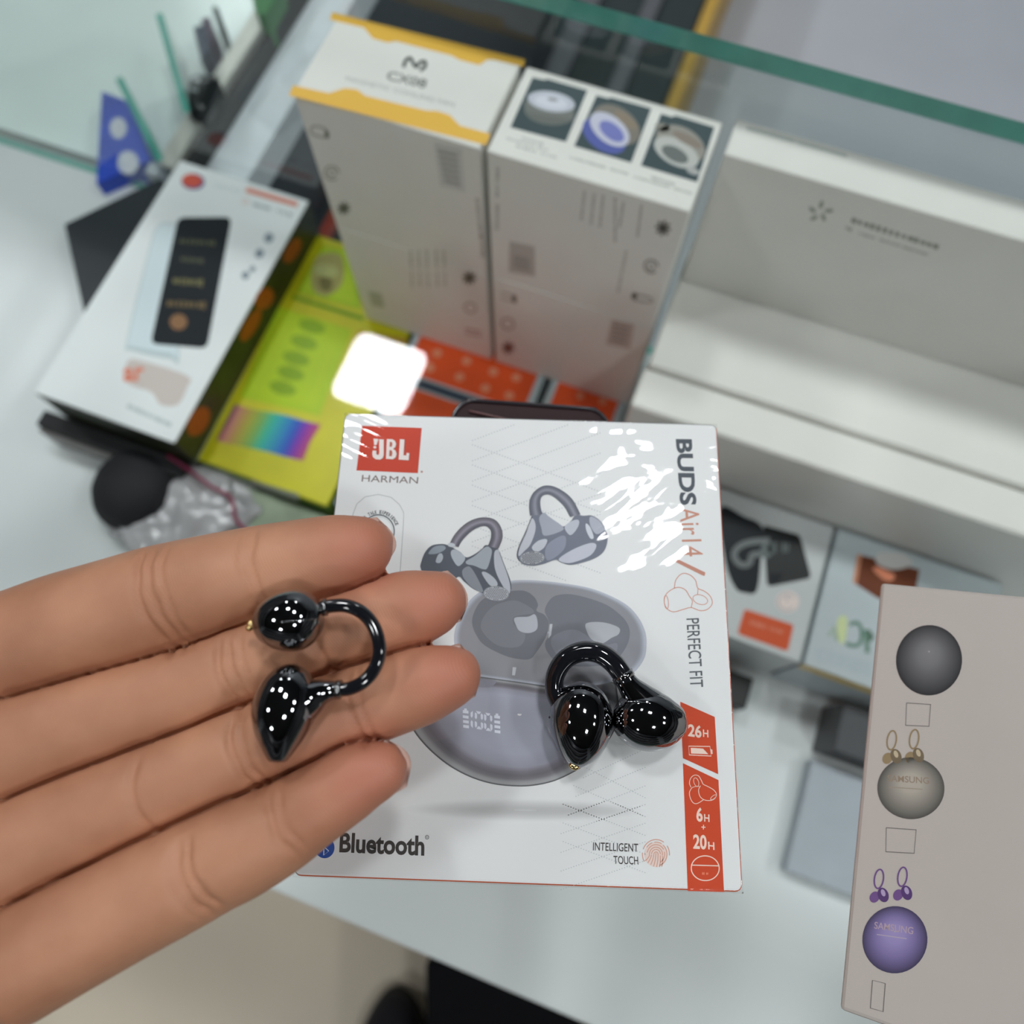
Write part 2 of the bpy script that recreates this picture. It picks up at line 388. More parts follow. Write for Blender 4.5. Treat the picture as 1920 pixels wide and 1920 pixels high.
lo = carton('cooler_carton', 'grey white carton bearing the yellow banded carton', XL0, XL1, YA, YB, D2, D3, M_card, group=GC, side=M_cardgrey)
F3 = Ink((0, YA, 0), (0, -1, 0), 2.0)
flake(F3, 880, 521, 13, (70, 70, 62), 4.5); F3.build('snowflake_icon', lo)
F3.line(F3.epts(882, 577, 11, 9, 20, 20), 3, (122, 112, 102), closed=True); F3.build('fan_icon', lo)
F3.line([(872, 616), (900, 622), (902, 630), (874, 625)], 3, (130, 100, 92), closed=True); F3.build('battery_icon', lo)
for x in (770, 785, 800, 818, 832): F3.greek((x, 470), (x+3, 540), 6, (124, 126, 116), 12)
F3.poly([(690, 545), (715, 550), (722, 578), (697, 572)], (140, 145, 132)); F3.build('printed_caption', lo)
lo2 = carton('cooler_carton', 'grey white carton bearing the carton with ring pictures', XR0, XR1, YA, YB, D2, D3, M_card, group=GC, side=M_cardgrey)
F3.line([(940, 548), (968, 556), (970, 567), (942, 560)], 3, (128, 122, 114), closed=True); F3.ellipse(964, 560, 5, 8, (100, 94, 86), 0, 1); F3.build('battery_icon', lo2)
F3.line(F3.epts(952, 607, 12, 10, 20, 20), 3, (118, 106, 98), closed=True); F3.build('fan_icon', lo2)
flake(F3, 953, 652, 12, (92, 60, 54), 4.5); F3.build('snowflake_icon', lo2)
F3.poly([(1147, 598), (1190, 608), (1182, 655), (1136, 645)], (150, 142, 136))
for k in range(4): F3.poly([(1150-k, 606+k*9), (1180-k*2, 613+k*9), (1179-k*2, 618+k*9), (1149-k, 611+k*9)], (120, 114, 108), 1)
F3.build('barcode_label', lo2)

# white cartons on the right
j = carton('white_carton', 'tall white carton with grey star emblem on its front, set on a flat white carton', -.0015, .40, .2555, .2755, D1, .3405, M_card, side=M_cardgrey)
FJ = Ink((0, .2555, 0), (0, -1, 0), 1.9)
cj = cr(1480, 360, .10417)
for (x, y, r1, r2, ro) in ((575, 225, 75, 38, -70), (415, 320, 75, 38, 40), (715, 335, 85, 36, -5), (445, 465, 75, 36, -25), (615, 455, 75, 36, 70)):
    q = cj(x, y); FJ.ellipse(q[0], q[1], r1*.104, r2*.104, (118, 126, 114), ro)
FJ.build('star_emblem', j)
FJ.greek(cj(1120, 500), cj(2700, 1000), 11, (112, 116, 106), 14, .75); FJ.greek(cj(1020, 640), cj(1140, 690), 9, (126, 130, 120), 2); FJ.greek(cj(1250, 740), cj(2500, 1130), 4, (128, 130, 122), 30, .8); FJ.build('printed_caption', j)
IJ = Ink(*ztop(D1), 1.12); IJ.greek((1400, 240), (1680, 318), 10, (188, 194, 190), 3, 1.0); IJ.build('printed_caption', j)
carton('white_carton', 'flat white carton under the tall carton with star emblem', -.0025, .42, .2022, .2765, .341, .392, M_card, bev=.0012)
carton('white_carton', 'narrow white carton pushed against the flat white carton', -.004, .42, .1785, .2010, .343, .40, M_card, bev=.0012)
carton('white_carton', 'white carton lying on the deck below the narrow white carton', .012, .42, .180, .276, .4002, DK, M_cardgrey)

# flat phone accessory boxes on the deck
M_oran = mat('orange red card', rgb(246, 94, 40), .35)
M_blueedge = mat('pale blue card', rgb(196, 212, 216), .4)
GO = 'orange fronted flat boxes under the carton stacks'
for x0, x1, lab in ((-.1505, -.0615, 'flat pale box with orange panel of white dots beside the gold box'), (-.0565, -.008, 'flat pale box with orange panel wedged beside white cartons')):
    t = carton('accessory_box', lab, x0, x1, .10, .271, .4295, DK, M_blueedge, group=GO)
    z = Z(.4295)+6e-5
    b0 = .0045
    mesh_obj('orange_panel', [(x0+b0, .196, z), (x1-b0, .196, z), (x1-b0, .2705, z), (x0+b0, .2705, z)], [(0, 1, 2, 3)], M_oran, t)
    mesh_obj('orange_panel', [(x0+b0, .11, z), (x1-b0, .11, z), (x1-b0, .187, z), (x0+b0, .187, z)], [(0, 1, 2, 3)], M_oran, t)
    I = Ink(*ztop(.4295), 1.3, lift=1.2e-4)
    if x0 < -.1:
        for (x, y) in ((820, 662), (875, 677), (925, 697), (968, 708), (862, 707), (910, 728), (955, 742), (806, 690)): I.ellipse(x, y, 9, 8, (226, 140, 108))
    else:
        for (x, y) in ((1088, 742), (1130, 752)): I.ellipse(x, y, 7, 7, (226, 140, 108))
    I.build('printed_dot', t)
    mesh_obj('navy_stripe', [(x0+.001, .1885, z), (x1-.001, .1885, z), (x1-.001, .1945, z), (x0+.001, .1945, z)], [(0, 1, 2, 3)], mat('navy card', rgb(58, 74, 92), .4), t)

# gold hologram box
M_goldbox = mat('gold hologram card', rgb(196, 192, 8), .36, .1, var=.18, nscale=14)
M_goldside = mat('green card', rgb(96, 128, 44), .5, var=.5, nscale=60)
g = carton('hologram_box', 'flat gold green hologram box with rainbow strip beside the white phone box', -.2425, -.1535, .097, .2705, .4295, DK, M_goldbox, side=M_goldside)
I = Ink(*ztop(.4295), 1.5)
I.loft([[(604, 462), (668, 470), (676, 580), (556, 548)], [(612, 470), (658, 480), (664, 566), (570, 540)]], [(128, 158, 20), (156, 176, 34)]); I.poly([(612, 470), (658, 480), (664, 566), (570, 540)], (150, 172, 34), 1)
I.line([(548, 556), (682, 598)], 8, (92, 128, 22), 1)
I.build('printed_panel', g, FOIL)
I.blob([(598, 478), (636, 476), (645, 500), (640, 535), (612, 555), (588, 545), (584, 512)], (140, 134, 78), 2); I.blob([(600, 520), (622, 524), (618, 545), (602, 542)], (100, 94, 52), 3); I.ellipse(612, 508, 22, 12, (152, 154, 98), 10, 3)
I.build('round_emblem', g)
I.loft([[(520, 575), (660, 618), (600, 780), (450, 745)], [(535, 590), (630, 625), (580, 750), (475, 720)]], [(140, 165, 22), (150, 172, 30)], 1); I.poly([(535, 590), (630, 625), (580, 750), (475, 720)], (146, 170, 28), 1)
for k, (x, y) in enumerate(((585, 612), (570, 642), (555, 672), (545, 700), (530, 728))): I.ellipse(x, y, 26, 13, (110, 138, 22), 15, 2)
I.poly([(672, 620), (766, 634), (744, 690), (655, 665)], (150, 122, 36), 1)
for k in range(3): I.line([(680+k*3, 632+k*12), (755-k*4, 648+k*14)], 5, (132, 100, 30), 2)
I.build('printed_panel', g, FOIL)
n = 10; b0 = len(I.V)
for i in range(n):
    t_ = i/(n-1); x = 428+t_*165; y = 792+t_*38; dx = -14*math.sin(t_*9)
    I.V += [I.pt((x+12+dx*.4, y-34), 2), I.pt((x-6+dx, y), 2), I.pt((x-22+dx*.3, y+34), 2)]; I.C += [(.9, .9, .9)]*3
for i in range(n-1):
    for q in range(2): I.F.append((b0+i*3+q, b0+(i+1)*3+q, b0+(i+1)*3+q+1, b0+i*3+q+1))
HOLO = bpy.data.materials.new('thin film foil'); HOLO.use_nodes = True
nt = HOLO.node_tree; pb = nt.nodes['Principled BSDF']; pb.inputs['Base Color'].default_value = (.10, .10, .08, 1); pb.inputs['IOR'].default_value = 3.2; pb.inputs['Roughness'].default_value = .40
pb.inputs['Thin Film IOR'].default_value = 1.75
tcn = nt.nodes.new('ShaderNodeTexCoord'); sxn = nt.nodes.new('ShaderNodeSeparateXYZ'); mrn = nt.nodes.new('ShaderNodeMapRange')
mrn.inputs['From Min'].default_value = 0; mrn.inputs['From Max'].default_value = 1; mrn.inputs['To Min'].default_value = 372; mrn.inputs['To Max'].default_value = 218
nt.links.new(tcn.outputs['Generated'], sxn.inputs[0]); nt.links.new(sxn.outputs['X'], mrn.inputs['Value']); nt.links.new(mrn.outputs[0], pb.inputs['Thin Film Thickness'])
I.build('rainbow_strip', g, HOLO, 'iridescent hologram strip')
I.line([(590, 440), (366, 864)], 7, (128, 136, 108), 1); I.build('edge_line', g)
IG = Ink((0, .097, 0), (0, -1, 0), 1.6)
IG.poly([(470, 899), (560, 926), (560, 940), (474, 913)], (176, 180, 168)); IG.poly([(440, 895), (468, 903), (470, 914), (444, 906)], (84, 128, 50), 1); IG.build('printed_panel', g)
carton('spare_box', 'pale green box peeping out in front of the gold hologram box', -.215, -.10, .055, .094, .441, DK, mat('pale green card', rgb(150, 165, 140), .5, var=.25, nscale=50))

# white phone box
M_phside = mat('dark green camouflage card', rgb(34, 42, 16), .4, var=.9, nscale=45)
ph = carton('phone_box', 'long white phone box printed with a black phone, left of the gold box', -.333, -.2405, .0945, .2735, .40, DK, mat('cool white card', rgb(240, 249, 255), .35, var=.01), side=M_phside)
cp = cr(240, 280, .2917)
I = Ink(*ztop(.40), 1.12, T=cp)
I.ellipse(418, 208, 75, 52, (90, 98, 150), 5); I.ellipse(412, 202, 66, 44, (212, 92, 74), 5, 1); I.build('round_logo', ph)
I.poly([(765, 243), (1092, 338), (1085, 372), (752, 275)], (216, 140, 122)); I.line(I.epts(755, 335, 20, 18, 0, 16), 5, (220, 170, 160), closed=True); I.build('orange_bar', ph)
I.greek((805, 352), (930, 390), 26, (120, 134, 140), 10); I.greek((960, 395), (1055, 425), 28, (100, 112, 120), 7); I.greek((560, 230), (730, 275), 18, (196, 210, 212), 14); I.build('printed_caption', ph)
I.poly(cm([(190, 490, 0), (300, 480, 0), (320, 500, 0), (330, 1310, 0), (270, 1345, 0), (20, 1290, 0), (-10, 1240, 0), (120, 700, 0)], True, 5), (190, 205, 208)); I.poly(cm([(195, 497, 0), (300, 490, 0), (320, 510, 0), (322, 1285, 0), (270, 1310, 0), (20, 1265, 0), (0, 1230, 0), (128, 700, 0)], True, 5), (214, 228, 232), 1); I.build('printed_phone_back', ph)
def rpoly(pts, r, n=4):
    out = []; N = len(pts)
    for i in range(N):
        p = Vector(pts[i]); a = (Vector(pts[i-1])-p).normalized(); b_ = (Vector(pts[(i+1) % N])-p).normalized()
        for k in range(n+1):
            t = k/n; out.append((p+a*r)*(1-t)**2 + p*2*t*(1-t) + (p+b_*r)*t*t)
    return out
I.poly(rpoly([(322, 438), (668, 436), (508, 1280), (145, 1250)], 48), (18, 26, 32), 2)
I.build('printed_phone', ph)
for y, x0, x1, c in ((590, 330, 570, (80, 82, 58)), (705, 340, 490, (84, 86, 66)), (845, 290, 490, (116, 112, 74)), (990, 250, 510, (112, 94, 62))):
    I.greek((x0, y), (x1, y+14), 50 if y in (845, 990) else 34, c, 8, .75, 4)
I.ellipse(325, 1110, 56, 52, (140, 104, 72), 0, 4); I.build('gold_lettering', ph)
for x, y, r in ((905, 570, 30), (845, 670, 28), (800, 770, 18), (755, 810, 24)): I.ellipse(x, y, r, r*1.1, (134, 148, 158), 30)
I.build('printed_icon', ph)
I.blob([(0, 1360), (120, 1370), (385, 1460), (380, 1530), (320, 1640), (210, 1640), (150, 1560), (0, 1500)], (206, 196, 190)); I.build('pink_patch', ph)
I.text('ar', (-30, 1495), (105, 1490), (-30, 1405), (222, 130, 104), .03, 2); I.build('printed_letters', ph)
I.greek((0, 1650), (280, 1775), 34, (160, 176, 176), 14); I.build('printed_caption', ph)
IS = Ink((-.2405, 0, 0), (1, 0, 0), 1.5)
for (x, y, rx, ry) in ((548, 470, 12, 26), (495, 560, 16, 22), (470, 610, 12, 34), (372, 790, 18, 30)): IS.ellipse(x, y, rx, ry, (150, 74, 20), 30); IS.build('printed_orange_patch', ph)

# picture boxes on the right, on the deck
e = carton('earbud_box', 'pale box with black earbud case picture and orange label behind shrink wrapped carton', .030, .1228, .0985, .1775, .4005, DK, mat('pale blue white card', rgb(206, 212, 212), .4, var=.02))
ce = cr(1340, 920, .16667)
I = Ink(*ztop(.4005), 1.25, T=ce)
I.poly(rpoly([(540, 385), (960, 500), (1090, 985), (590, 1085)], 60), (44, 46, 46)); I.poly([(560, 390), (940, 495), (975, 600), (540, 560)], (12, 16, 18), 1); I.poly([(600, 930), (780, 930), (700, 1050), (620, 1050)], (20, 24, 30), 1)
I.poly(cm([(60, 200, 0), (330, 290, 0), (540, 420, 0), (520, 800, 0), (470, 1130, 0), (340, 1150, 0), (230, 1090, 0), (120, 800, 0)], True, 5), (14, 20, 26)); I.build('printed_case', e)
I.curve([(620, 560), (400, 580), (260, 640), (220, 740), (290, 830), (390, 820), (430, 720), (600, 720)], 70, (106, 112, 112), 2, n=5); I.ellipse(580, 680, 70, 80, (96, 104, 104), 0, 3); I.greek((600, 640), (860, 640), 130, (84, 92, 92), 5, .7, 3); I.build('printed_letters', e)
I.poly(rpoly([(335, 1330), (890, 1510), (820, 1810), (255, 1610)], 40), (200, 84, 44)); I.greek((400, 1480), (780, 1600), 60, (212, 128, 104), 12, .7, 2); I.build('orange_label', e)
I.ellipse(820, 1250, 130, 120, (222, 208, 202)); I.line(I.epts(810, 1255, 92, 90, 0, 30, 40, 330), 14, (160, 162, 166), 1); I.line([(810, 1250), (812, 1180)], 12, (150, 152, 156), 2); I.build('clock_icon', e)
fbx = carton('earbud_box', 'pale box with green letters and a yellow front edge, right of the orange labelled box', .1248, .215, .0985, .1775, .4005, DK, mat('pale blue card two', rgb(196, 208, 212), .4, var=.05, nscale=30))
cf = cr(1520, 1020, .14585)
I = Ink(*ztop(.4005), 1.25, T=cf)
I.poly([(600, 130), (1400, 330), (1300, 850), (850, 690), (540, 490)], (104, 52, 26)); I.poly([(600, 130), (660, 145), (590, 520), (540, 490)], (190, 130, 100), 1); I.blob([(800, 330), (850, 290), (960, 330), (1080, 400), (1040, 470), (930, 450)], (222, 140, 108), 1); I.blob([(830, 200), (900, 110), (1200, 130), (1300, 260), (1100, 330), (900, 290)], (198, 198, 196), 2); I.build('brown_picture', fbx)
I.line([(230, 1180), (300, 1060), (340, 1240)], 50, (150, 170, 150)); I.blob([(350, 960), (440, 920), (470, 1010), (440, 1240), (380, 1280), (340, 1120)], (200, 212, 160), 1); I.curve([(500, 1040), (590, 1010), (650, 1100), (640, 1260), (560, 1310), (450, 1280)], 46, (92, 128, 112), 2, n=5); I.line([(710, 1100), (730, 1400)], 60, (96, 132, 114), 2); I.blob([(730, 1090), (810, 1180), (780, 1250), (740, 1230)], (84, 110, 96), 3)
I.build('printed_letters', fbx)
for k in range(4): I.greek((60, 1330+k*45), (800, 1560+k*45), 22, (160, 176, 186), 26, .6, 1, k)
I.build('printed_caption', fbx)
IFf = Ink((0, .0985, 0), (0, -1, 0), 1.5); 
mesh_obj('yellow_edge', [(.1248, .0983, Z(.4005)), (.215, .0983, Z(.4005)), (.215, .0983, Z(.411)), (.1248, .0983, Z(.411))], [(0, 1, 2, 3)], mat('yellow card', rgb(236, 204, 120), .4), fbx)
carton('charger_box', 'small dark grey box standing on the white deck before the yellow edged box', .158, .215, .066, .092, .425, DK, mat('dark grey card', rgb(66, 70, 74), .5))
carton('cable_box', 'pale grey blue box lying on the white deck beside the small dark box', .156, .235, .0, .060, .446, DK, mat('grey blue card', rgb(172, 182, 190), .5))
carton('adapter_box', 'black flat box half hidden behind shrink wrapped carton on deck', .04, .112, .072, .090, .438, DK, mat('black card', rgb(24, 25, 26), .5))

# clutter at the left end of the deck
def blobmesh(name, c, r, amp, freq, m, parent, sub=4, seed=0, flat=1.0):
    bm = bmesh.new(); bmesh.ops.create_icosphere(bm, subdivisions=sub, radius=1)
    for v in bm.verts:
        n_ = noise.fractal(v.co*freq+Vector((seed, 0, 0)), 1.0, 2.0, 4)
        v.co = Vector((v.co.x*r[0], v.co.y*r[1], v.co.z*r[2]))*(1+amp*n_)+c
    return bm_obj(name, bm, m, parent, True)
p = U(235, 900, .425)
t = thing('earphone_pouch', 'round black zip pouch lying left of the plastic bag', 'pouch', (p.x, p.y, Z(DK)))
blobmesh('pouch_body', Vector((p.x, p.y, Z(DK)+.017)), (.026, .026, .017), .03, 1.5, mat('black fabric', (.012, .012, .015), .7, bump=.3, bscale=900), t)
V, F = tube([Vector((p.x+.0265*math.cos(a_), p.y+.0265*math.sin(a_), Z(DK)+.017)) for a_ in [i*math.pi/8 for i in range(16)]], .0012, 8, 3, True); mesh_obj('zip', V, F, M_black, t, True)
p = U(350, 950, .44)
t = thing('plastic_bag', 'crumpled clear plastic bag lying in front of the white phone box', 'bag', (p.x, p.y, Z(DK)))
blobmesh('bag_film', Vector((p.x, p.y-.005, Z(DK)+.012)), (.048, .036, .0115), .30, 2.2, mat('cloudy plastic', rgb(186, 186, 188), .22, var=.25, nscale=40, spec=.8), t, 5, 3)
pts = [U(x, y, .4415)+Vector((0, 0, .012)) for x, y in ((330, 868), (370, 895), (410, 925), (445, 945), (455, 985), (480, 1010))]
tube_obj('magenta_cord', pts, .0012, mat('magenta cord', rgb(140, 40, 78), .5), t, nseg=8)
t = thing('dark_tray', 'low black tray edge beside the white phone box end', 'tray', (-.30, .085, Z(DK)))
bm_obj('tray_body', boxbm(-.345, -.245, .083, .0935, Z(DK), Z(.43), .001), M_black, t)
bm_obj('tray_rim', boxbm(-.345, -.243, .0805, .083, Z(DK), Z(.435), .0006), mat('grey plastic', rgb(120, 116, 114), .4), t)

# ------------------------------------------------------------------ neighbouring showcase beyond the front pane
M_teal = mat('pale teal glass shelf', rgb(232, 244, 240), .22, var=.04, nscale=12)
ns = thing('watch_showcase', 'pale teal lined showcase with white rail holding watches', 'showcase', (-.60, .60, 0))
bm_obj('shelf', boxbm(-1.0, -.374, .3, 1.1, Z(.47)-.02, Z(.47)), M_teal, ns)
bm_obj('cabinet', boxbm(-.99, -.384, .32, 1.1, 0, Z(.47)-.02), mat('white gloss panel', rgb(226, 230, 234), .15), ns)
bm_obj('rail', boxbm(-.392, -.378, .3, 1.1, Z(.47), Z(.452), .001), M_steel, ns)
bm_obj('black_seal', boxbm(-.378, -.371, .3, 1.1, Z(.47)-.02, Z(.458), .001), M_black, ns)
bm_obj('side_ledge', boxbm(-.371, -.336, .3, 1.1, Z(.47)-.03, Z(.472), .001), mat('lavender white ledge', rgb(236, 240, 246), .3), ns)
bm_obj('red_trim', boxbm(-.332, -.322, .3, .46, .60, .61, .001), mat('red trim', rgb(190, 84, 70), .4), ns)
bm_obj('side_panel', boxbm(-.345, -.338, .3, 1.1, 0, Z(.47)-.03), mat('slate panel', rgb(62, 70, 78), .5), ns)
pa, pb = U(240, 175, .43), U(300, 300, .43)
dv = (pb-pa); dv.z = 0; dvn = dv.normalized(); pn = Vector((-dvn.y, dvn.x, 0))*.002
for (q0, q1) in (((225, 150), (303, 305)), ((300, 30), (352, 215))):
    A, B = U(*q0, .43), U(*q1, .43); dd = (B-A).normalized(); nn = Vector((-dd.y, dd.x, 0))*.0025
    bmx = quadbox([A-nn, B-nn, B+nn, A+nn], Z(.47), Z(.428))
    dvp = bm_obj('divider_glass', bmx, [GLASS, M_edge], ns)
    for pp in dvp.data.polygons: pp.material_index = 1 if pp.normal.z > .5 else 0
def small_box(name, label, cat, quad, D0, D1, m, bev=.0008):
    C = [U(x, y, D0) for x, y in quad]; ce_ = sum(C, Vector())/4
    t = thing(name, label, cat, (ce_.x, ce_.y, Z(D1))); bm_obj('body', quadbox(C[::-1], Z(D1), Z(D0), bev), m, t); return t
wt = small_box('digital_watch', 'black digital watch box with white numerals on the teal shelf', 'watch', [(350, 133), (412, 135), (380, 207), (345, 205)], .44, .47, mat('black watch plastic', (.01, .013, .014), .2), .006)
I = Ink(*ztop(.44), 1.2); I.text('188', (356, 152), (374, 155), (358, 143), (200, 205, 205), .03); I.text('88', (357, 171), (370, 173), (358, 163), (170, 178, 178), .03); I.build('numerals', wt)
small_box('card_case', 'navy card case standing beside the purple case on teal shelf', 'case', [(362, 50), (382, 45), (394, 92), (376, 112)], .44, .47, mat('navy plastic', rgb(34, 48, 72), .35))
small_box('card_case', 'purple card case standing beside the navy case on teal shelf', 'case', [(376, 36), (392, 30), (402, 76), (390, 92)], .445, .47, mat('purple plastic', rgb(74, 52, 78), .35))
small_box('lens_tube', 'dark green grey tube lying beyond the purple case on teal shelf', 'tube', [(394, 8), (406, 6), (418, 48), (412, 64), ], .445, .47, mat('slate plastic', rgb(70, 84, 82), .35), .003)
small_box('green_carton', 'bright green carton end at the far rail of the showcase', 'box', [(466, -30), (530, -30), (498, 28), (480, 24)], .44, .47, mat('green carton', rgb(60, 130, 70), .5))
bl_ = small_box('blue_pack', 'blue packet with white disc left of the glass divider', 'packet', [(190, 170), (243, 190), (282, 300), (180, 345)], .445, .47, mat('blue foil', rgb(38, 74, 190), .35, var=.2, nscale=30))
I = Ink(*ztop(.445), 1.2); I.ellipse(240, 305, 20, 22, (190, 192, 200)); I.ellipse(222, 240, 16, 20, (190, 192, 200)); I.build('white_disc', bl_)
small_box('black_case', 'black flat case left of the white phone box', 'case', [(120, 420), (296, 335), (318, 342), (160, 600)], .44, DK, mat('black case', rgb(26, 36, 42), .4))
small_box('silver_clip', 'small pale silver clip between blue packet and black case', 'clip', [(282, 302), (303, 308), (296, 330), (270, 322)], .438, .452, mat('pale silver', rgb(190, 196, 204), .3))

# customer side of the floor
t = thing('floor_stand', 'black floor stand with a yellow edge beyond the counter glass', 'stand', (-.5, 1.6, 0))
sx0, sx1, sy0 = U(470, 250, .98).x, U(1308, 40, .98).x, U(560, 345, .98).y
bm_obj('stand_body', boxbm(sx0, sx1, sy0, sy0+1.1, 0, .22, .01), mat('black stand', (.045, .060, .062), .8, spec=.2), t)
bm_obj('yellow_edge', boxbm(sx1+.0005, sx1+.022, sy0, sy0+1.1, 0, .216, .004), mat('yellow plastic', rgb(205, 165, 70), .45), t)
for k in range(5):
    xs = sx0+(sx1-sx0)*(.12+.18*k); bm_obj('stand_slat', boxbm(xs, xs+.03+.01*(k % 2), sy0+.1, sy0+1.0, .22, .232, .003), mat('grey metal', rgb(92, 96, 100), .4, .3), t)

# near the photographer's feet
p = U(900, 1880, 1.1)
t = thing('waste_bin', 'black plastic bin standing on the beige floor beside the counter', 'bin', (p.x, p.y, 0))
bq = [U(797, 1802, .98), U(1180, 1802, .98), U(1180, 2200, .98), U(802, 2200, .98)]
bm_obj('bin_body', quadbox(bq[::-1], 0, Z(.98), .006), mat('black bin', (.006, .006, .008), .85, spec=.15), t)
p = U(730, 1960, 1.13)
t = thing('shoe', 'dark navy shoe tip on the beige floor beside the black bin', 'shoe', (p.x, p.y, 0))
V = []; bm = bmesh.new(); bmesh.ops.create_uvsphere(bm, u_segments=32, v_segments=20, radius=1)
for v in bm.verts:
    q = v.co.copy(); h = .085*(.75+.5*max(0, -q.y)) if q.z > 0 else .03
    v.co = Vector((p.x, p.y, .03)) + RIGHT*(q.x*.062*(1-.15*q.y)) + FH*(q.y*.135-.085) + Vector((0, 0, q.z*h))
bm_obj('shoe_upper', bm, mat('navy suede', rgb(28, 28, 38), .8, bump=.4, bscale=700), t, True)
bm = bmesh.new(); bmesh.ops.create_uvsphere(bm, u_segments=32, v_segments=8, radius=1)
for v in bm.verts:
    q = v.co.copy(); v.co = Vector((p.x, p.y, .012)) + RIGHT*(q.x*.064*(1-.15*q.y)) + FH*(q.y*.138-.085) + Vector((0, 0, max(-1, min(1, q.z*3))*.012))
bm_obj('sole', bm, M_black, t, True)

# ------------------------------------------------------------------ shrink wrapped earbuds carton on the glass
DB = .177
def rect_fit(px, D):
    C = [U(x, y, D) for x, y in px]; ce_ = sum(C, Vector())/4
    u = ((C[1]-C[0])+(C[2]-C[3])); v = ((C[0]-C[3])+(C[1]-C[2])); W = u.length/2; H = v.length/2
    u.normalize(); v = (v-u*v.dot(u)).normalized(); return ce_, u, v, W, H
BC, BU, BV, BW, BH = rect_fit([(650, 772), (1341, 797), (1399, 1671), (544, 1646)], DB)
def bpt(a, b_, D): return Vector((BC.x, BC.y, Z(D))) + BU*(a*BW) + BV*(b_*BH)     # a, b in -.5 .. .5
bx = thing('earbuds_carton', 'white shrink wrapped earbuds carton with red logo lying on the glass', 'box', (BC.x, BC.y, Z(DG)))
bq = [bpt(-.5, -.5, DB), bpt(.5, -.5, DB), bpt(.5, .5, DB), bpt(-.5, .5, DB)]
bmx = quadbox(bq, Z(DG)+.0003, Z(DB))
vert = [e_ for e_ in bmx.edges if abs(e_.verts[0].co.z-e_.verts[1].co.z) > .01]
bmesh.ops.bevel(bmx, geom=vert, offset=.0016, segments=4, profile=.5, affect='EDGES')
hor = [e_ for e_ in bmx.edges if abs(e_.verts[0].co.z-e_.verts[1].co.z) < .001]
bmesh.ops.bevel(bmx, geom=hor, offset=.0007, segments=3, profile=.5, affect='EDGES')
body = bm_obj('carton', bmx, [M_face, M_orange], bx)
body.data.materials.append(mat('grey carton rim', rgb(150, 150, 148), .4))
for p_ in body.data.polygons: p_.material_index = 0 if p_.normal.z > .95 else (2 if (p_.normal.dot(BU) < -.2 or p_.normal.dot(BV) > .2) else 1)

# hang tab at the far side
zt = Z(.200); hw = .0212
def tpt(a, b_, z): return Vector((BC.x, BC.y, z)) + BU*a + BV*(BH/2+b_)
ta = U(850, 776, .199); tb = U(1140, 784, .199); tc_ = U(990, 752, .199)
offa = ((ta+tb)/2-BC).dot(BU); hw = (tb-ta).length/2; hl = (tc_-Vector((BC.x, BC.y, tc_.z))).dot(BV)-BH/2
prof = [(-hw, -.002), (-hw, hl-.006)]
for k in range(7):
    a_ = math.pi-k*math.pi/12; prof.append((-hw+.006+.006*math.cos(a_), hl-.006+.006*math.sin(a_)))
for k in range(7):
    a_ = math.pi/2-k*math.pi/12; prof.append((hw-.006+.006*math.cos(a_), hl-.0075+.006*math.sin(a_)))
prof += [(hw, hl-.006), (hw, -.002)]
A = [tpt(offa+a_, b_, zt) for a_, b_ in prof]; B = [tpt(offa+a_, b_, zt-.0012) for a_, b_ in prof]; n = len(A)
tab_ = mesh_obj('hang_tab', A+B, [tuple(range(n))[::-1], tuple(range(n, 2*n))]+[(i, (i+1) % n, n+(i+1) % n, n+i) for i in range(n)], mat('maroon black plastic', rgb(44, 20, 24), .55, spec=.25), bx)
V, F = tube([q+Vector((0, 0, .0003)) for q in A], .0006, 8, 3); mesh_obj('tab_rim', V, F, mat('dark glossy rim', rgb(52, 48, 52), .15), tab_, True)
V, F = tube([tpt(offa-hw*.8, hl-.0035, zt+.0006), tpt(offa-hw*.3, hl-.006, zt+.0008), tpt(offa+hw*.1, hl-.0085, zt+.0004)], .00035, 6, 4); mesh_obj('tab_fold', V, F, mat('tab fold', rgb(120, 84, 84), .3), tab_, True)

I = Ink(Vector((0, 0, Z(DB))), (0, 0, 1), 1.15, lift=4e-5)
C1 = cr(620, 740, .20833); C2 = cr(960, 760, .22917); C3 = cr(740, 1040, .26042); C4 = cr(980, 1160, .28128); C5 = cr(1080, 1280, .21877); Cb = cr(540, 1480, .25); C8 = cr(850, 1310, .0573)
FACE = (221, 224, 224)
# dotted lattice
I.T = lambda x, y: (x, y)
def dots(p0, p1, step=5.4, r=1.35):
    a = Vector(p0); d_ = Vector(p1)-a; n_ = int(d_.length/step)
    for i in range(n_):
        q = a+d_*(i/n_); I.poly([(q.x-r, q.y), (q.x, q.y-r), (q.x+r, q.y), (q.x, q.y+r)], (180, 186, 188))
for k in range(-3, 5):
    y = 940+k*38
    for (x0, y0, x1, y1) in ((886, y, 1130, y-92), (886, y+8, 1130, y+98)):
        t0 = 0; 
        ya, yb = min(y0, y1), max(y0, y1)
        if yb > 1090 or ya < 795: 
            f0 = max(0, min(1, (795-y0)/(y1-y0))); f1 = max(0, min(1, (1090-y0)/(y1-y0))); lo_, hi_ = sorted((f0, f1)); 
            if y0 >= 795 and y0 <= 1090: lo_, hi_ = (0, hi_) if (y1 > 1090) else (0, lo_ if lo_ > 0 else hi_)
            x0, y0, x1, y1 = x0+(x1-x0)*lo_, y0+(y1-y0)*lo_, x0+(x1-x0)*hi_, y0+(y1-y0)*hi_
        if abs(x1-x0) > 20: dots((x0, y0), (x1, y1))
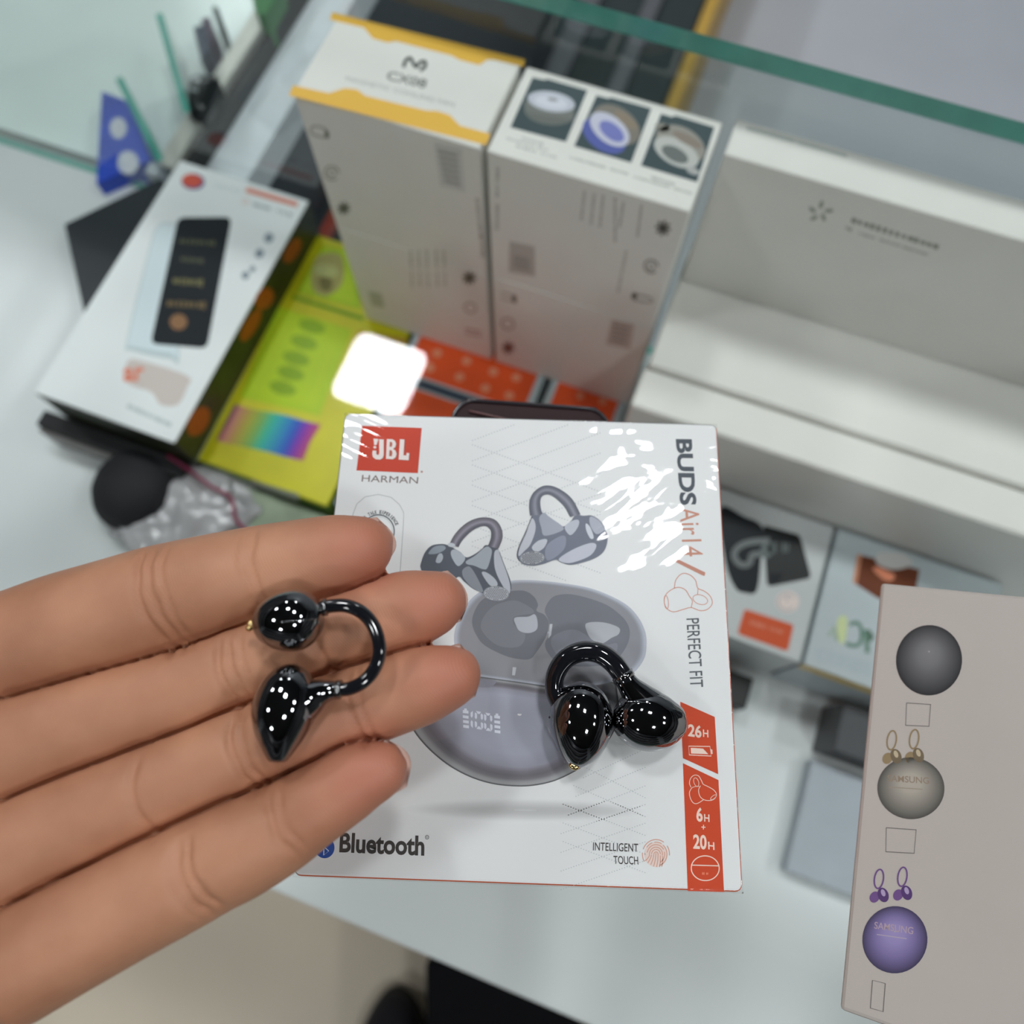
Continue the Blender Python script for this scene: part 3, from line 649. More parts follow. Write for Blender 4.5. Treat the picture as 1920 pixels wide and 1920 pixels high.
for k in range(7):
    y = 1438+k*35
    dots((1052+max(0, (3-k))*14, y+20), (1214, y-36), 5.0, 1.2)
    if y+60 < 1655: dots((1056+max(0, (2-k))*20, y), (1214, y+60), 5.0, 1.2)
I.build('dotted_lattice', bx)['kind'] = 'stuff'
# drop shadow graphic printed on the carton below the pictured case
I.T = lambda x, y: (x, y)
rings = []
for s_ in (1, .8, .55, .25, .02): rings.append(I.epts(985, 1519, 235*s_**.6, 24*s_, 0.6, 40))
I.loft(rings, [FACE, (215, 218, 218), (199, 201, 201), (184, 186, 186), (180, 182, 182)], 0); I.build('printed_drop_shadow', bx, None, 'soft grey drop shadow printed under the pictured case')
# logo
I.T = C1
I.poly([(285, 280), (820, 300), (785, 707), (232, 682)], (194, 62, 38)); I.build('logo_panel', bx)
WP = (236, 222, 218)
J = [(436, 402), (478, 404), (478, 545)] + [(470, 570), (445, 586), (405, 582), (380, 562), (374, 530), (380, 503), (412, 505), (410, 530), (420, 544), (434, 540), (438, 520)]
I.poly([(x+5, y+3) for x, y in J], (120, 84, 76), 1); I.poly(J, WP, 2)
I.poly([(386, 396), (430, 400), (414, 452), (392, 455)], WP, 2); I.ellipse(398, 474, 13, 12, WP, 0, 2); I.build('logo_letter', bx)
Bp = [(506, 400), (556, 402), (580, 418), (590, 445), (582, 472), (563, 488), (585, 505), (594, 535), (585, 565), (560, 582), (498, 578)]
I.poly([(x+5, y+3) for x, y in Bp], (120, 84, 76), 1); I.poly(Bp, WP, 2); I.poly([(533, 425), (550, 427), (556, 445), (550, 470), (530, 470)], (176, 100, 84), 3); I.poly([(530, 500), (550, 502), (556, 525), (550, 555), (526, 555)], (176, 100, 84), 3); I.build('logo_letter', bx)
Lp = [(624, 402), (664, 405), (656, 546), (680, 548), (684, 524), (708, 527), (702, 592), (612, 585)]
I.poly([(x+5, y+3) for x, y in Lp], (120, 84, 76), 1); I.poly(Lp, WP, 2); I.build('logo_letter', bx)
I.text('HARMAN', (278, 782), (785, 802), (284, 722), (122, 108, 104)); I.ellipse(820, 694, 10, 9, (170, 120, 105)); I.build('printed_name', bx)
# talk badge
I.line([(205, 1300), (200, 1080), (235, 985), (310, 920), (430, 898), (545, 925), (620, 990), (657, 1060), (655, 1160), (625, 1600), (560, 1720), (400, 1760), (250, 1720), (205, 1600)], 5, (160, 166, 168), 0, True)
I.line(I.epts(430, 1230, 142, 148, 0, 50), 11, (80, 88, 94), 0, True); I.line(I.epts(430, 1230, 126, 132, 0, 50), 3, (170, 176, 178), 0, True)
word = 'SUPER TALK EXPERIENCE'
for i, ch in enumerate(word):
    if ch == ' ': continue
    an = math.radians(-90 + (i-10.2)*6.9); r0 = 160; wv = Vector((math.cos(an), math.sin(an))); tv = Vector((-wv.y, wv.x)); ce_ = Vector((432, 1232))
    q = ce_+wv*r0; hwid = 3 if ch == 'I' else 8.6
    I.text(ch, q-tv*hwid, q+tv*hwid, q-tv*hwid+wv*32, (58, 64, 68), .03)
I.build('talk_badge', bx)
# pictured earbud near the logo
I.base = 8
G = lambda v: (v-2, v, v+5)
def grille(cx_, cy_, rx, ry, rot):
    I.ellipse(cx_, cy_, rx, ry, (176, 180, 186), rot, 4); I.line(I.epts(cx_, cy_, rx*.96, ry*.94, rot, 40), 6, (130, 134, 140), 5, True)
    for a_ in range(-6, 7):
        for b__ in range(-4, 5):
            xx = a_*rx/7.0+(b__ % 2)*rx/14; yy = b__*ry/5.0
            if (xx/rx)**2+(yy/ry)**2 < .72:
                r_ = math.radians(rot); I.ellipse(cx_+xx*math.cos(r_)-yy*math.sin(r_), cy_+xx*math.sin(r_)+yy*math.cos(r_), 5.6, 4.6, (78, 82, 90), 0, 6, 8)
I.blob([(815, 1510), (850, 1420), (910, 1360), (1000, 1345), (1060, 1358), (1110, 1385), (1170, 1420), (1220, 1465), (1290, 1440), (1360, 1390), (1400, 1355), (1500, 1385), (1535, 1460), (1590, 1600), (1622, 1700), (1620, 1770), (1590, 1830), (1500, 1862), (1420, 1840), (1370, 1790), (1280, 1745), (1200, 1680), (1150, 1640), (1050, 1720), (930, 1700), (850, 1640), (810, 1560)], (84, 90, 100), 1)
oA = [(1070, 1345), (1110, 1270), (1180, 1190), (1270, 1130), (1380, 1105), (1480, 1128), (1535, 1200), (1547, 1290), (1510, 1390)]
iA = [(1150, 1375), (1180, 1320), (1225, 1268), (1280, 1222), (1340, 1192), (1400, 1186), (1440, 1225), (1440, 1295), (1415, 1362)]
def ringfill(o_, i_, cols, L):
    o_ = cm([(x, y, 0) for x, y in o_], False, 6); i_ = cm([(x, y, 0) for x, y in i_], False, 6); b_ = len(I.V); n_ = len(o_); m_ = len(cols)
    for j, c_ in enumerate(cols):
        t_ = j/(m_-1); I.V += [I.pt(o_[k]*(1-t_)+i_[k]*t_, L) for k in range(n_)]; I.C += [I.col(c_)]*n_
    for j in range(m_-1):
        for k in range(n_-1): I.F.append((b_+j*n_+k, b_+j*n_+k+1, b_+(j+1)*n_+k+1, b_+(j+1)*n_+k))
ringfill(oA, iA, [(92, 90, 98), (112, 110, 120), (140, 138, 150), (96, 96, 106), (84, 84, 94)], 2)
I.blob([(880, 1430), (930, 1372), (1010, 1358), (1036, 1385), (990, 1420), (930, 1437)], (140, 150, 160), 2)
I.blob([(946, 1505), (970, 1440), (1000, 1432), (1012, 1470), (985, 1515)], (170, 178, 186), 2)
I.blob([(1085, 1410), (1130, 1398), (1212, 1470), (1150, 1545), (1092, 1470)], (172, 180, 188), 2)
I.blob([(1220, 1500), (1300, 1450), (1395, 1372), (1440, 1385), (1450, 1430), (1412, 1558), (1370, 1572), (1290, 1540), (1230, 1528)], (160, 168, 176), 3)
I.blob([(1185, 1585), (1230, 1548), (1265, 1562), (1320, 1650), (1372, 1775), (1280, 1742), (1200, 1655)], (134, 140, 148), 2)
I.blob([(1360, 1602), (1400, 1600), (1470, 1650), (1502, 1700), (1490, 1726), (1440, 1722), (1390, 1662)], (178, 184, 192), 3)
I.blob([(1478, 1410), (1515, 1402), (1540, 1480), (1600, 1650), (1618, 1750), (1598, 1790), (1530, 1690), (1482, 1580), (1470, 1480)], (182, 187, 196), 3)
I.curve([(1520, 1420), (1560, 1530), (1610, 1660), (1624, 1750)], 5, (52, 56, 62), 4)
I.blob([(1055, 1345), (1085, 1335), (1120, 1350), (1110, 1375), (1065, 1368)], (190, 196, 202), 4)
grille(1490, 1792, 116, 68, 3); I.build('pictured_earbud', bx)
I.T = C2
I.blob([(165, 900), (250, 880), (300, 910), (360, 955), (420, 992), (480, 950), (520, 900), (590, 905), (650, 903), (720, 945), (765, 1020), (782, 1090), (760, 1180), (700, 1240), (600, 1280), (480, 1306), (400, 1285), (355, 1265), (250, 1300), (160, 1313), (80, 1292), (43, 1230), (60, 1160), (110, 1050), (155, 950)], (112, 118, 132), 1)
ringfill([(148, 905), (140, 830), (150, 760), (190, 700), (260, 660), (340, 665), (430, 712), (500, 780), (560, 895)], [(252, 895), (235, 840), (232, 780), (250, 742), (290, 730), (335, 745), (390, 790), (435, 840), (475, 915)], [(88, 92, 104), (110, 114, 126), (140, 144, 156), (104, 108, 120), (92, 96, 108)], 2)
I.blob([(222, 925), (262, 880), (305, 915), (420, 1000), (380, 1040), (265, 1068), (240, 1005)], (160, 166, 178), 3)
I.blob([(160, 930), (188, 960), (190, 1030), (150, 1140), (100, 1195), (55, 1235), (62, 1170), (120, 1040)], (190, 194, 202), 3)
I.blob([(162, 1165), (210, 1112), (270, 1095), (288, 1112), (258, 1170), (200, 1200)], (190, 195, 203), 3)
I.blob([(430, 1000), (480, 952), (540, 938), (546, 980), (510, 1040), (470, 1062)], (182, 188, 198), 3)
I.blob([(605, 968), (640, 1000), (668, 1082), (640, 1090), (606, 1022)], (200, 205, 213), 3)
I.blob([(385, 1255), (500, 1180), (640, 1128), (690, 1150), (640, 1230), (500, 1287), (420, 1288)], (188, 192, 204), 3)
I.blob([(640, 912), (715, 948), (752, 1020), (690, 1055), (640, 985)], (170, 176, 188), 3)
I.blob([(300, 1130), (400, 1070), (440, 1085), (430, 1170), (360, 1240), (290, 1270), (270, 1200)], (138, 144, 160), 3)
I.curve([(165, 910), (110, 1040), (60, 1150), (42, 1230), (62, 1275)], 5, (60, 66, 78), 4)
grille(165, 1250, 102, 56, -3); I.build('pictured_earbud', bx)
# pictured charging case
I.base = 0; I.T = C3
body_o = cm([(p_[0], p_[1], 0) for p_ in [(300, 880), (615, 885), (900, 920), (1080, 950), (1300, 965), (1560, 915), (1605, 1000), (1612, 1150), (1590, 1250), (1520, 1370), (1420, 1480), (1300, 1560), (1150, 1630), (1000, 1663), (860, 1668), (700, 1650), (540, 1600), (380, 1512), (230, 1385), (120, 1240), (90, 1100), (150, 950)]], True, 5)
ce_ = Vector((900, 1150, 0))
sc_ = (1.0, .988, .975, .94, .90, .85, .79, .73, .55, .02); cc_ = [(66, 68, 70), (104, 106, 108), (158, 160, 162), (150, 152, 154), (120, 120, 124), (110, 108, 114), (124, 122, 130), (150, 152, 164), (164, 168, 182), (156, 160, 172)]
I.loft([[ce_+(q-ce_)*k for q in body_o] for k in sc_], cc_, 1)
lid = [(440, 520), (480, 420), (560, 310), (690, 225), (835, 188), (1000, 185), (1200, 205), (1400, 240), (1560, 300), (1680, 370), (1760, 460), (1805, 560), (1813, 650), (1800, 740), (1750, 820), (1690, 870), (1600, 905), (1480, 935), (1300, 955), (1080, 945), (900, 920), (615, 880), (500, 850), (445, 720), (428, 610)]
I.blob(lid, (176, 182, 192), 2)
lo_ = cm([(x, y, 0) for x, y in lid], True, 5); lc = Vector((1100, 560, 0))
I.loft([[lc+(q-lc)*k for q in lo_] for k in (.985, .95, .93, .4, .02)], [(182, 187, 198), (150, 154, 164), (140, 142, 148), (142, 144, 148), (146, 148, 152)], 3)
I.blob([(558, 500), (570, 420), (620, 335), (700, 290), (820, 265), (930, 260), (1000, 300), (1032, 360), (1022, 405), (1080, 435), (1110, 500), (1085, 600), (1015, 710), (980, 748), (920, 755), (800, 730), (650, 655), (588, 580)], (112, 115, 122), 4)
I.blob([(1080, 400), (1120, 322), (1180, 290), (1300, 290), (1500, 350), (1620, 430), (1682, 510), (1690, 600), (1645, 700), (1560, 780), (1400, 805), (1200, 792), (1112, 720), (1082, 640), (1120, 560), (1105, 470)], (116, 119, 127), 4)
I.blob([(620, 500), (700, 380), (850, 330), (960, 370), (1000, 420), (860, 450), (870, 520), (940, 570), (900, 660), (760, 660), (660, 590)], (124, 127, 134), 5)
I.blob([(865, 455), (960, 447), (1008, 430), (1028, 480), (1022, 540), (965, 565), (900, 550), (872, 505)], (176, 180, 188), 6)
I.blob([(1380, 495), (1500, 488), (1612, 525), (1612, 572), (1560, 600), (1490, 640), (1420, 612), (1386, 560)], (172, 176, 182), 6)
I.blob([(1130, 600), (1300, 540), (1480, 650), (1600, 640), (1560, 740), (1350, 770), (1180, 730)], (128, 131, 140), 5)
I.poly([(1117, 500), (1136, 500), (1126, 580), (1106, 605)], (186, 190, 196), 6); I.poly([(850, 810), (876, 812), (866, 870), (845, 868)], (196, 200, 205), 6)
I.line([(615, 882), (900, 921), (1080, 947), (1300, 957)], 10, (108, 112, 116), 5)
I.blob([(598, 893), (726, 908), (716, 936), (680, 956), (600, 948)], (136, 138, 148), 5)
I.build('pictured_case', bx)
I.T = C8; LC = (216, 221, 232)
for (x, y) in ((312, 0), (1340, 168)):
    I.poly([(x+45, 318+y), (x+130, 325+y), (x+132, 385+y), (x+185, 400+y), (x+185, 492+y), (x, 468+y), (x, 372+y), (x+45, 376+y)], LC, 9)
    for k in range(3): I.poly([(x+k*6, 540+k*157+y), (x+188+k*6, 565+k*157+y), (x+188+k*6, 660+k*157+y), (x+k*6, 630+k*157+y)], LC, 9)
for sx in ((565, 640, 420), (565, 640, 730)):
    I.poly([(sx[0], sx[2]+40), (sx[1], sx[2]-20), (sx[1], sx[2]+150), (sx[0]+35, sx[2]+210), (sx[0], sx[2]+150)] if sx[2] < 700 else [(sx[0], 760), (600, 705), (640, 760), (640, 965), (575, 890)], LC, 9)
for (x, y) in ((700, 0), (1005, 55)):
    for (dx, a_, b_) in ((0, 445, 680), (0, 730, 955), (195, 480, 705), (200, 765, 1000)):
        I.poly([(x+dx, a_+45+y), (x+dx+15, a_+y), (x+dx+75, a_+50+y), (x+dx+78, b_-60+y), (x+dx+40, b_+y), (x+dx+4, b_-60+y)], LC, 9)
    I.poly([(x+40, 400+y), (x+210, 435+y), (x+160, 505+y), (x+100, 498+y)], LC, 9); I.poly([(x+110, 905+y), (x+160, 910+y), (x+240, 1015+y), (x+60, 990+y)], LC, 9)
I.build('battery_display', bx)
# name down the right side
I.T = C2
I.text('BUDS', (1338, 276), (1374, 816), (1472, 278), (74, 82, 90), .035); I.build('printed_name', bx)
I.text('Air14', (1368, 838), (1400, 1238), (1528, 834), (196, 142, 122)); I.build('printed_name', bx)
I.poly([(1318, 1272), (1345, 1254), (1582, 1368), (1575, 1396), (1558, 1392)], (190, 136, 118)); I.build('printed_slash', bx)
oc = (204, 138, 116)
I.curve([(1328, 1500), (1340, 1430), (1390, 1378), (1450, 1385), (1500, 1430), (1520, 1495), (1572, 1520), (1620, 1560), (1638, 1620), (1600, 1668), (1540, 1680), (1465, 1655), (1400, 1670), (1320, 1690), (1265, 1660), (1245, 1600), (1265, 1540), (1320, 1500), (1370, 1490), (1420, 1512), (1450, 1560), (1475, 1600), (1465, 1655)], 6, oc)
I.line(I.epts(1540, 1590, 62, 38, 18, 30), 5, oc, 1, True); I.line(I.epts(1262, 1610, 17, 55, -6, 24), 5, oc, 1, True); I.line([(1522, 1495), (1518, 1550)], 5, oc, 1); I.build('earbud_outline', bx)
I.T = lambda x, y: (x, y)
I.text('PERFECT FIT', (1286.5, 1160), (1294, 1289), (1310.5, 1159), (88, 94, 98), .005); I.build('printed_words', bx)
# orange hour bars
I.T = C4; OB = (196, 70, 38); OT = (238, 206, 192)
I.poly([(1050, 553), (1280, 655), (1303, 1037), (1068, 930)], OB); I.build('orange_bar', bx)
I.poly([(1068, 963), (1305, 1076), (1342, 1822), (1100, 1815)], OB); I.build('orange_bar', bx)
I.text('26', (1102, 784), (1192, 797), (1103, 700), OT, .03); I.text('H', (1202, 788), (1238, 792), (1201, 738), OT, .02); I.build('printed_hours', bx)
I.line([(1106, 850), (1248, 852), (1256, 916), (1110, 908)], 6, OT, 1, True); I.poly([(1250, 868), (1264, 874), (1266, 902), (1254, 902)], OT, 1); I.poly([(1120, 861), (1202, 866), (1238, 904), (1122, 899)], OT, 1); I.build('battery_icon', bx)
I.T = C5
I.curve([(985, 897), (972, 860), (985, 815), (1015, 793), (1050, 800), (1075, 840), (1090, 870), (1130, 890), (1180, 920), (1203, 955), (1195, 985), (1170, 1005), (1130, 1010), (1090, 1000), (1060, 970), (1050, 920), (1067, 883)], 6, OT, 1)
I.curve([(992, 902), (972, 940), (980, 990), (1005, 1030), (1040, 1035), (1092, 1003)], 6, OT, 1); I.line(I.epts(1030, 852, 20, 38, -18, 24), 5, OT, 1, True); I.line(I.epts(1177, 982, 30, 12, -40, 24), 5, OT, 1, True); I.line([(992, 900), (1020, 890), (1056, 890)], 5, OT, 1); I.build('earbud_outline', bx)
I.text('6', (1032, 1190), (1086, 1195), (1030, 1066), OT, .03); I.text('H', (1098, 1190), (1144, 1194), (1097, 1126), OT, .02); I.build('printed_hours', bx)
I.line([(1074, 1237), (1110, 1239)], 8, OT, 1); I.line([(1093, 1218), (1091, 1258)], 8, OT, 1.5); I.build('plus_sign', bx)
I.text('20', (1004, 1424), (1120, 1432), (1003, 1298), OT, .03); I.text('H', (1133, 1428), (1187, 1434), (1131, 1362), OT, .02); I.build('printed_hours', bx)
I.line(I.epts(1107, 1590, 120, 106, 4, 48), 9, OT, 1, True); I.line([(987, 1563), (1229, 1570)], 9, OT, 1.5); I.greek((1080, 1635), (1138, 1637), 22, (220, 130, 100), 5, .7, 2); I.build('case_icon', bx)
DT = (62, 58, 56)
I.text('INTELLIGENT', (145, 1438), (533, 1451), (147, 1367), DT, .005); I.text('TOUCH', (324, 1553), (535, 1560), (320, 1483), DT, .005); I.build('printed_words', bx)
pc = (206, 158, 140)
I.ellipse(685, 1472, 100, 108, (222, 204, 196), 0, 0)
for r_, a0, a1 in ((116, 200, 305), (116, -35, 5), (116, 150, 185), (96, 215, 250), (96, 262, 300), (94, -50, 70), (76, 190, 330), (74, -15, 60), (56, 170, 370), (38, 180, 360), (18, 180, 360)):
    I.line(I.epts(685, 1470, r_, r_*1.08, 0, 20, a0, a1), 8, pc, 1)
for x0, x1, y0, y1 in ((667, 640, 1470, 1560), (703, 690, 1470, 1580), (648, 615, 1475, 1545), (722, 715, 1480, 1580), (630, 595, 1480, 1525), (742, 735, 1485, 1575), (685, 665, 1460, 1575)):
    I.curve([(x0, y0), ((x0+x1)/2+4, (y0+y1)/2), (x1, y1)], 8, pc, 1)
I.build('fingerprint_icon', bx)
I.T = Cb
I.ellipse(275, 437, 74, 80, (46, 82, 160)); I.line([(238, 402), (306, 462), (268, 494), (272, 372), (308, 404), (240, 468)], 7, (210, 222, 238), 1); I.build('round_logo', bx)
I.text('Bluetooth', (384, 474), (1022, 500), (392, 323), (66, 64, 62), .03); I.line(I.epts(1043, 359, 13, 14, 0, 20), 4, (80, 78, 76), 1, True); I.text('R', (1038, 365), (1048, 365), (1038, 353), (80, 78, 76)); I.build('printed_name', bx)

# shrink film: wrinkled sheet over the face, turned down over the rim
NX, NY = 230, 260
def sm(t): t = max(0, min(1, t)); return t*t*(3-2*t)
V = []; F = []
for j_ in range(NY+1):
    for i_ in range(NX+1):
        a_ = -.503+1.006*i_/NX; b_ = -.503+1.006*j_/NY
        x = a_*BW; y = b_*BH; u_ = (a_+.5); v_ = (.5-b_)          # u right, v down, 0..1
        dl = u_*BW; dr = (1-u_)*BW; dt = v_*BH; db = (1-v_)*BH
        h = 0
        wtl = sm(1-(math.hypot(dl, dt)-.004)/.034)
        an = x*.42+y*.907                                         # streaks fanning from the far left corner
        h += wtl*1.5e-4*(1-abs(noise.noise(Vector((an*330, (x*.907-y*.42)*15, 1.3)))))**2
        wl = sm(1-dl/.0085); h += wl*.55e-4*(1-abs(noise.noise(Vector((x*90+y*60, y*360, 4.1)))))**2
        wbm = sm(1-db/.006)*sm((u_-.45)/.2); h += wbm*1.9e-4*(1-abs(noise.noise(Vector((x*560+y*180, y*110, 7.7)))))**3
        wr = sm(1-dr/.006); h += wr*.9e-4*(1-abs(noise.noise(Vector((x*110, y*430, 9.7)))))**3
        wtr = sm(1-math.hypot((u_-.79)*BW, (v_-.24)*BH)/.026)
        q1 = x*.85+y*.52; q2 = -x*.52+y*.85; q = Vector((q1*62, q2*150, 2.2)); h += wtr*(2.7e-4*(1-abs(noise.noise(q)))**2+.45e-4*noise.noise(q*2.7)+.16e-4*noise.noise(q*7.3))
        wt2 = sm(1-math.hypot((u_-.72)*BW, (v_-.03)*BH)/.02); h += wt2*2.2e-4*noise.fractal(Vector((x*120, y*170, 5)), .9, 2, 2)
        h += 2.0e-5*noise.noise(Vector((x*60, y*60, 3)))*sm(dl/.01)
        rim = min(dl+.003*BW, dr+.003*BW, dt, db)
        z = Z(DB)+.00032+max(h, -.00018)
        if i_ in (0, NX) or j_ in (0, NY): z = Z(DB)-.0012
        V.append(Vector((BC.x, BC.y, z))+BU*x+BV*y)
for j_ in range(NY):
    for i_ in range(NX):
        k = j_*(NX+1)+i_; F.append((k, k+1, k+NX+2, k+NX+1))
film = mesh_obj('shrink_film', V, F, FILM, bx, True); film['label'] = 'clear crinkled shrink film'
# loose film fold at the far rim
V = []; F = []
f0 = U(1225, 792, .178); f1 = U(1305, 797, .178)
for i_ in range(21):
    t_ = i_/20; base_ = f0.lerp(f1, t_); hh = .0022*math.sin(math.pi*t_)**.7*(1+.2*math.sin(9*t_))
    for k in range(5):
        s_ = k/4; V.append(base_ + BV*(hh*s_) + Vector((0, 0, .0006*math.sin(math.pi*s_)-.0008)))
for i_ in range(20):
    for k in range(4): q = i_*5+k; F.append((q, q+1, q+6, q+5))
mesh_obj('film_fold', V, F, FILM, bx, True)

# ------------------------------------------------------------------ grey carton at the right
DS = .19
s0 = U(1652, 1092, DS); s1 = U(1575, 1893, DS); sv = (s0-s1); SL = sv.length; sv.normalize(); sh = Vector((sv.y, -sv.x, 0)); SWd = .088
TILT = math.radians(27); su = sh*math.cos(TILT)+Vector((0, 0, math.sin(TILT))); sn = su.cross(sv)*1.0
if sn.z < 0: sn = -sn
ST = (Z(DS)-Z(DG)-.0003)/math.cos(TILT)              # its lower left edge stands on the glass
M_taupe = mat('taupe card', rgb(186, 178, 171), .5, var=.02)
sx = thing('earbuds_carton', 'taupe earbuds carton with purple and grey case pictures, leaning on a white carton', 'box', tuple(s1-sn*ST+sv*SL/2))
bmx = bmesh.new(); tp = [s1, s1+su*SWd, s1+su*SWd+sv*SL, s1+sv*SL]; tv_ = [bmx.verts.new(q) for q in tp]; bv_ = [bmx.verts.new(q-sn*ST) for q in tp]
bmx.faces.new(tv_); bmx.faces.new(bv_[::-1])
for i in range(4): bmx.faces.new((bv_[i], bv_[(i+1) % 4], tv_[(i+1) % 4], tv_[i]))
bmesh.ops.bevel(bmx, geom=bmx.edges[:], offset=.0008, segments=2, profile=.5, affect='EDGES')
bm_obj('carton', bmx, M_taupe, sx)
dd_ = .066; q0 = s1-sn*ST+sh*(dd_*math.cos(TILT))+sv*.02; hS = dd_*math.sin(TILT)-.0006
sw = thing('prop_carton', 'low white carton propping up the taupe earbuds carton', 'box', (q0.x+.03, q0.y+.03, Z(DG)))
bm_obj('carton', quadbox([q0, q0+sh*.07, q0+sh*.07+sv*.06, q0+sv*.06], Z(DG)+.0002, Z(DG)+hS, .0006), M_card, sw)
I = Ink(s1, sn, 1.5)
def egg(cx_, cy_, rx, ry, cols):
    I.loft([I.epts(cx_, cy_+ry*(1-k)*-.25, rx*k, ry*k, 5, 40) for k in (1, .85, .6, .3, .02)], cols)
egg(1742, 1238, 62, 66, [(30, 30, 32), (52, 52, 54), (74, 74, 76), (96, 96, 98), (104, 104, 106)]); I.build('pictured_case', sx)
egg(1708, 1478, 63, 58, [(66, 64, 60), (92, 90, 84), (120, 116, 108), (146, 140, 130), (150, 144, 134)]); I.build('pictured_case', sx)
egg(1678, 1762, 61, 63, [(52, 46, 70), (78, 70, 102), (104, 94, 136), (124, 114, 156), (130, 120, 160)]); I.build('pictured_case', sx)
I.text('SAMSUNG', (1639, 1741), (1712, 1752), (1640, 1728), (150, 132, 142), .01, 2); I.line([(1644, 1752), (1700, 1760)], 1.6, (150, 140, 150), 2); I.build('printed_name', sx)
I.text('SAMSUNG', (1664, 1465), (1742, 1470), (1664, 1453), (122, 108, 92), .01, 2); I.line([(1668, 1476), (1730, 1480)], 1.6, (128, 118, 104), 2); I.build('printed_name', sx)
for (ox, oy, c_, c2) in ((1646, 1664, (92, 66, 112), (70, 48, 92)), (1690, 1660, (92, 66, 112), (70, 48, 92)), (1670, 1404, (122, 106, 78), (96, 84, 66)), (1712, 1402, (122, 106, 78), (96, 84, 66))):
    I.line(I.epts(ox+2, oy-16, 8.5, 18, 8, 24), 3, c_, 1, True); I.ellipse(ox-6, oy+18, 9, 11, c_, 30); I.ellipse(ox+10, oy+14, 10, 14, c2, -20, 1); I.ellipse(ox+10, oy+10, 4, 7, (146, 130, 160) if c_[2] > 100 else (160, 148, 124), -20, 2)
    I.build('pictured_earbud', sx)
for pts in ([(1662, 1552), (1718, 1556), (1714, 1600), (1661, 1597)], [(1636, 1838), (1660, 1844), (1656, 1897), (1632, 1890)], [(1700, 1318), (1745, 1321), (1742, 1362), (1698, 1360)]):
    I.line(pts, 1.6, (88, 84, 80), 1, True); I.build('tick_box', sx)

# ------------------------------------------------------------------ clip earbuds
def earbud(name, label, loc):
    return thing(name, label, 'earbud', tuple(loc))
def pod(name, spine, D, m, parent, n=28, flat=.92):
    # spine: (px, py, half width in px[, extra depth])
    path = []; R = []
    for s_ in spine:
        dz = s_[3] if len(s_) > 3 else 0
        path.append(U(s_[0], s_[1], D+dz)); r_ = s_[2]*mpp(s_[1], D+dz); R.append((r_, r_*flat))
    return tube_obj(name, path, R, m, parent, nseg=n, sub=7, squash=(0, 0, 1))
def egg_spine(x0, y0, x1, y1, prof, bow=(0, 0)):
    return [(x0+(x1-x0)*t+bow[0]*math.sin(math.pi*t), y0+(y1-y0)*t+bow[1]*math.sin(math.pi*t), r) for t, r in prof]
def seam(path_px, D, r, m, parent, name='seam_line'):
    return tube_obj(name, [U(x, y, d_) for x, y, d_ in path_px], r, m, parent, nseg=8, sub=6)

# earbud lying on the carton
DE = .1698
e2 = earbud('clip_earbud', 'glossy black clip earbud lying on the shrink wrapped white carton', U(1130, 1340, DB-.0004))
PL = [(0, 3), (.03, 20), (.09, 36), (.2, 50), (.35, 58), (.5, 59.5), (.65, 54), (.78, 44), (.88, 32), (.95, 20), (.985, 10), (1, 2)]
bp2 = pod('battery_pod', egg_spine(1086, 1277, 1080, 1440, PL, (6, 0)), DE, M_chrome, e2, 36)
PR = [(0, 3), (.04, 24), (.12, 40), (.28, 53), (.45, 57), (.62, 54), (.78, 45), (.90, 33), (.97, 24), (.995, 16), (1, 2)]
sp2 = pod('speaker_pod', egg_spine(1150, 1332, 1285, 1352, PR, (0, 8)), DE+.0003, M_chrome, e2, 36)
pod('neck', [(1168, 1268, 19, -.002), (1180, 1286, 22, -.0018), (1196, 1306, 31, -.001), (1214, 1328, 40, 0), (1225, 1342, 30, .001)], DE, M_chrome, e2, 28, 1.0)
pod('hook', [(1050, 1322, 17), (1040, 1296, 17.5), (1042, 1264, 18, -.001), (1060, 1236, 18.5, -.002), (1090, 1222, 19, -.0025), (1122, 1224, 19.5, -.003), (1150, 1243, 19.5, -.003), (1170, 1270, 19.5, -.0022), (1178, 1284, 19, -.002)], DE, M_blackgloss, e2, 24, 1.0)
tube_obj('collar', [U(1166, 1264, DE-.0022), U(1172, 1274, DE-.0021)], 21.5*mpp(1270, DE), M_chrome, e2, nseg=24, sub=2)
def surf(px, py, prof_c, r, D):           # depth of a pod surface above its spine at a side offset (all in px)
    off = math.hypot(px-prof_c[0], py-prof_c[1]); return D-math.sqrt(max(r*r-off*off, 0))*.92*mpp(py, D)
sp = []
for t in [i/14 for i in range(15)]:
    yy = 1281+t*150; tt = (yy-1277)/163; rr_ = 0
    for (ta_, ra_), (tb_, rb_) in zip(PL, PL[1:]):
        if ta_ <= tt <= tb_: rr_ = ra_+(rb_-ra_)*(tt-ta_)/(tb_-ta_)
    cxp = 1086-6*tt+6*math.sin(math.pi*tt); xx = cxp+rr_*(.12+.48*math.sin(math.pi*min(1, t*.9+.1))); sp.append((xx, yy, surf(xx, yy, (cxp, yy), rr_, DE)+1e-5))
seam(sp, DE, 9e-5, M_silver, bp2)
sp = []
for t in [i/14 for i in range(15)]:
    xx = 1160+t*122; tt = (xx-1152)/138; rr_ = 0
    for (ta_, ra_), (tb_, rb_) in zip(PR, PR[1:]):
        if ta_ <= tt <= tb_: rr_ = ra_+(rb_-ra_)*(tt-ta_)/(tb_-ta_)
    cyp = 1332+20*tt+8*math.sin(math.pi*tt); yy = cyp-rr_*.55; sp.append((xx, yy, surf(xx, yy, (xx, cyp), rr_, DE)+1e-5))
seam(sp, DE, 7e-5, M_silver, sp2)
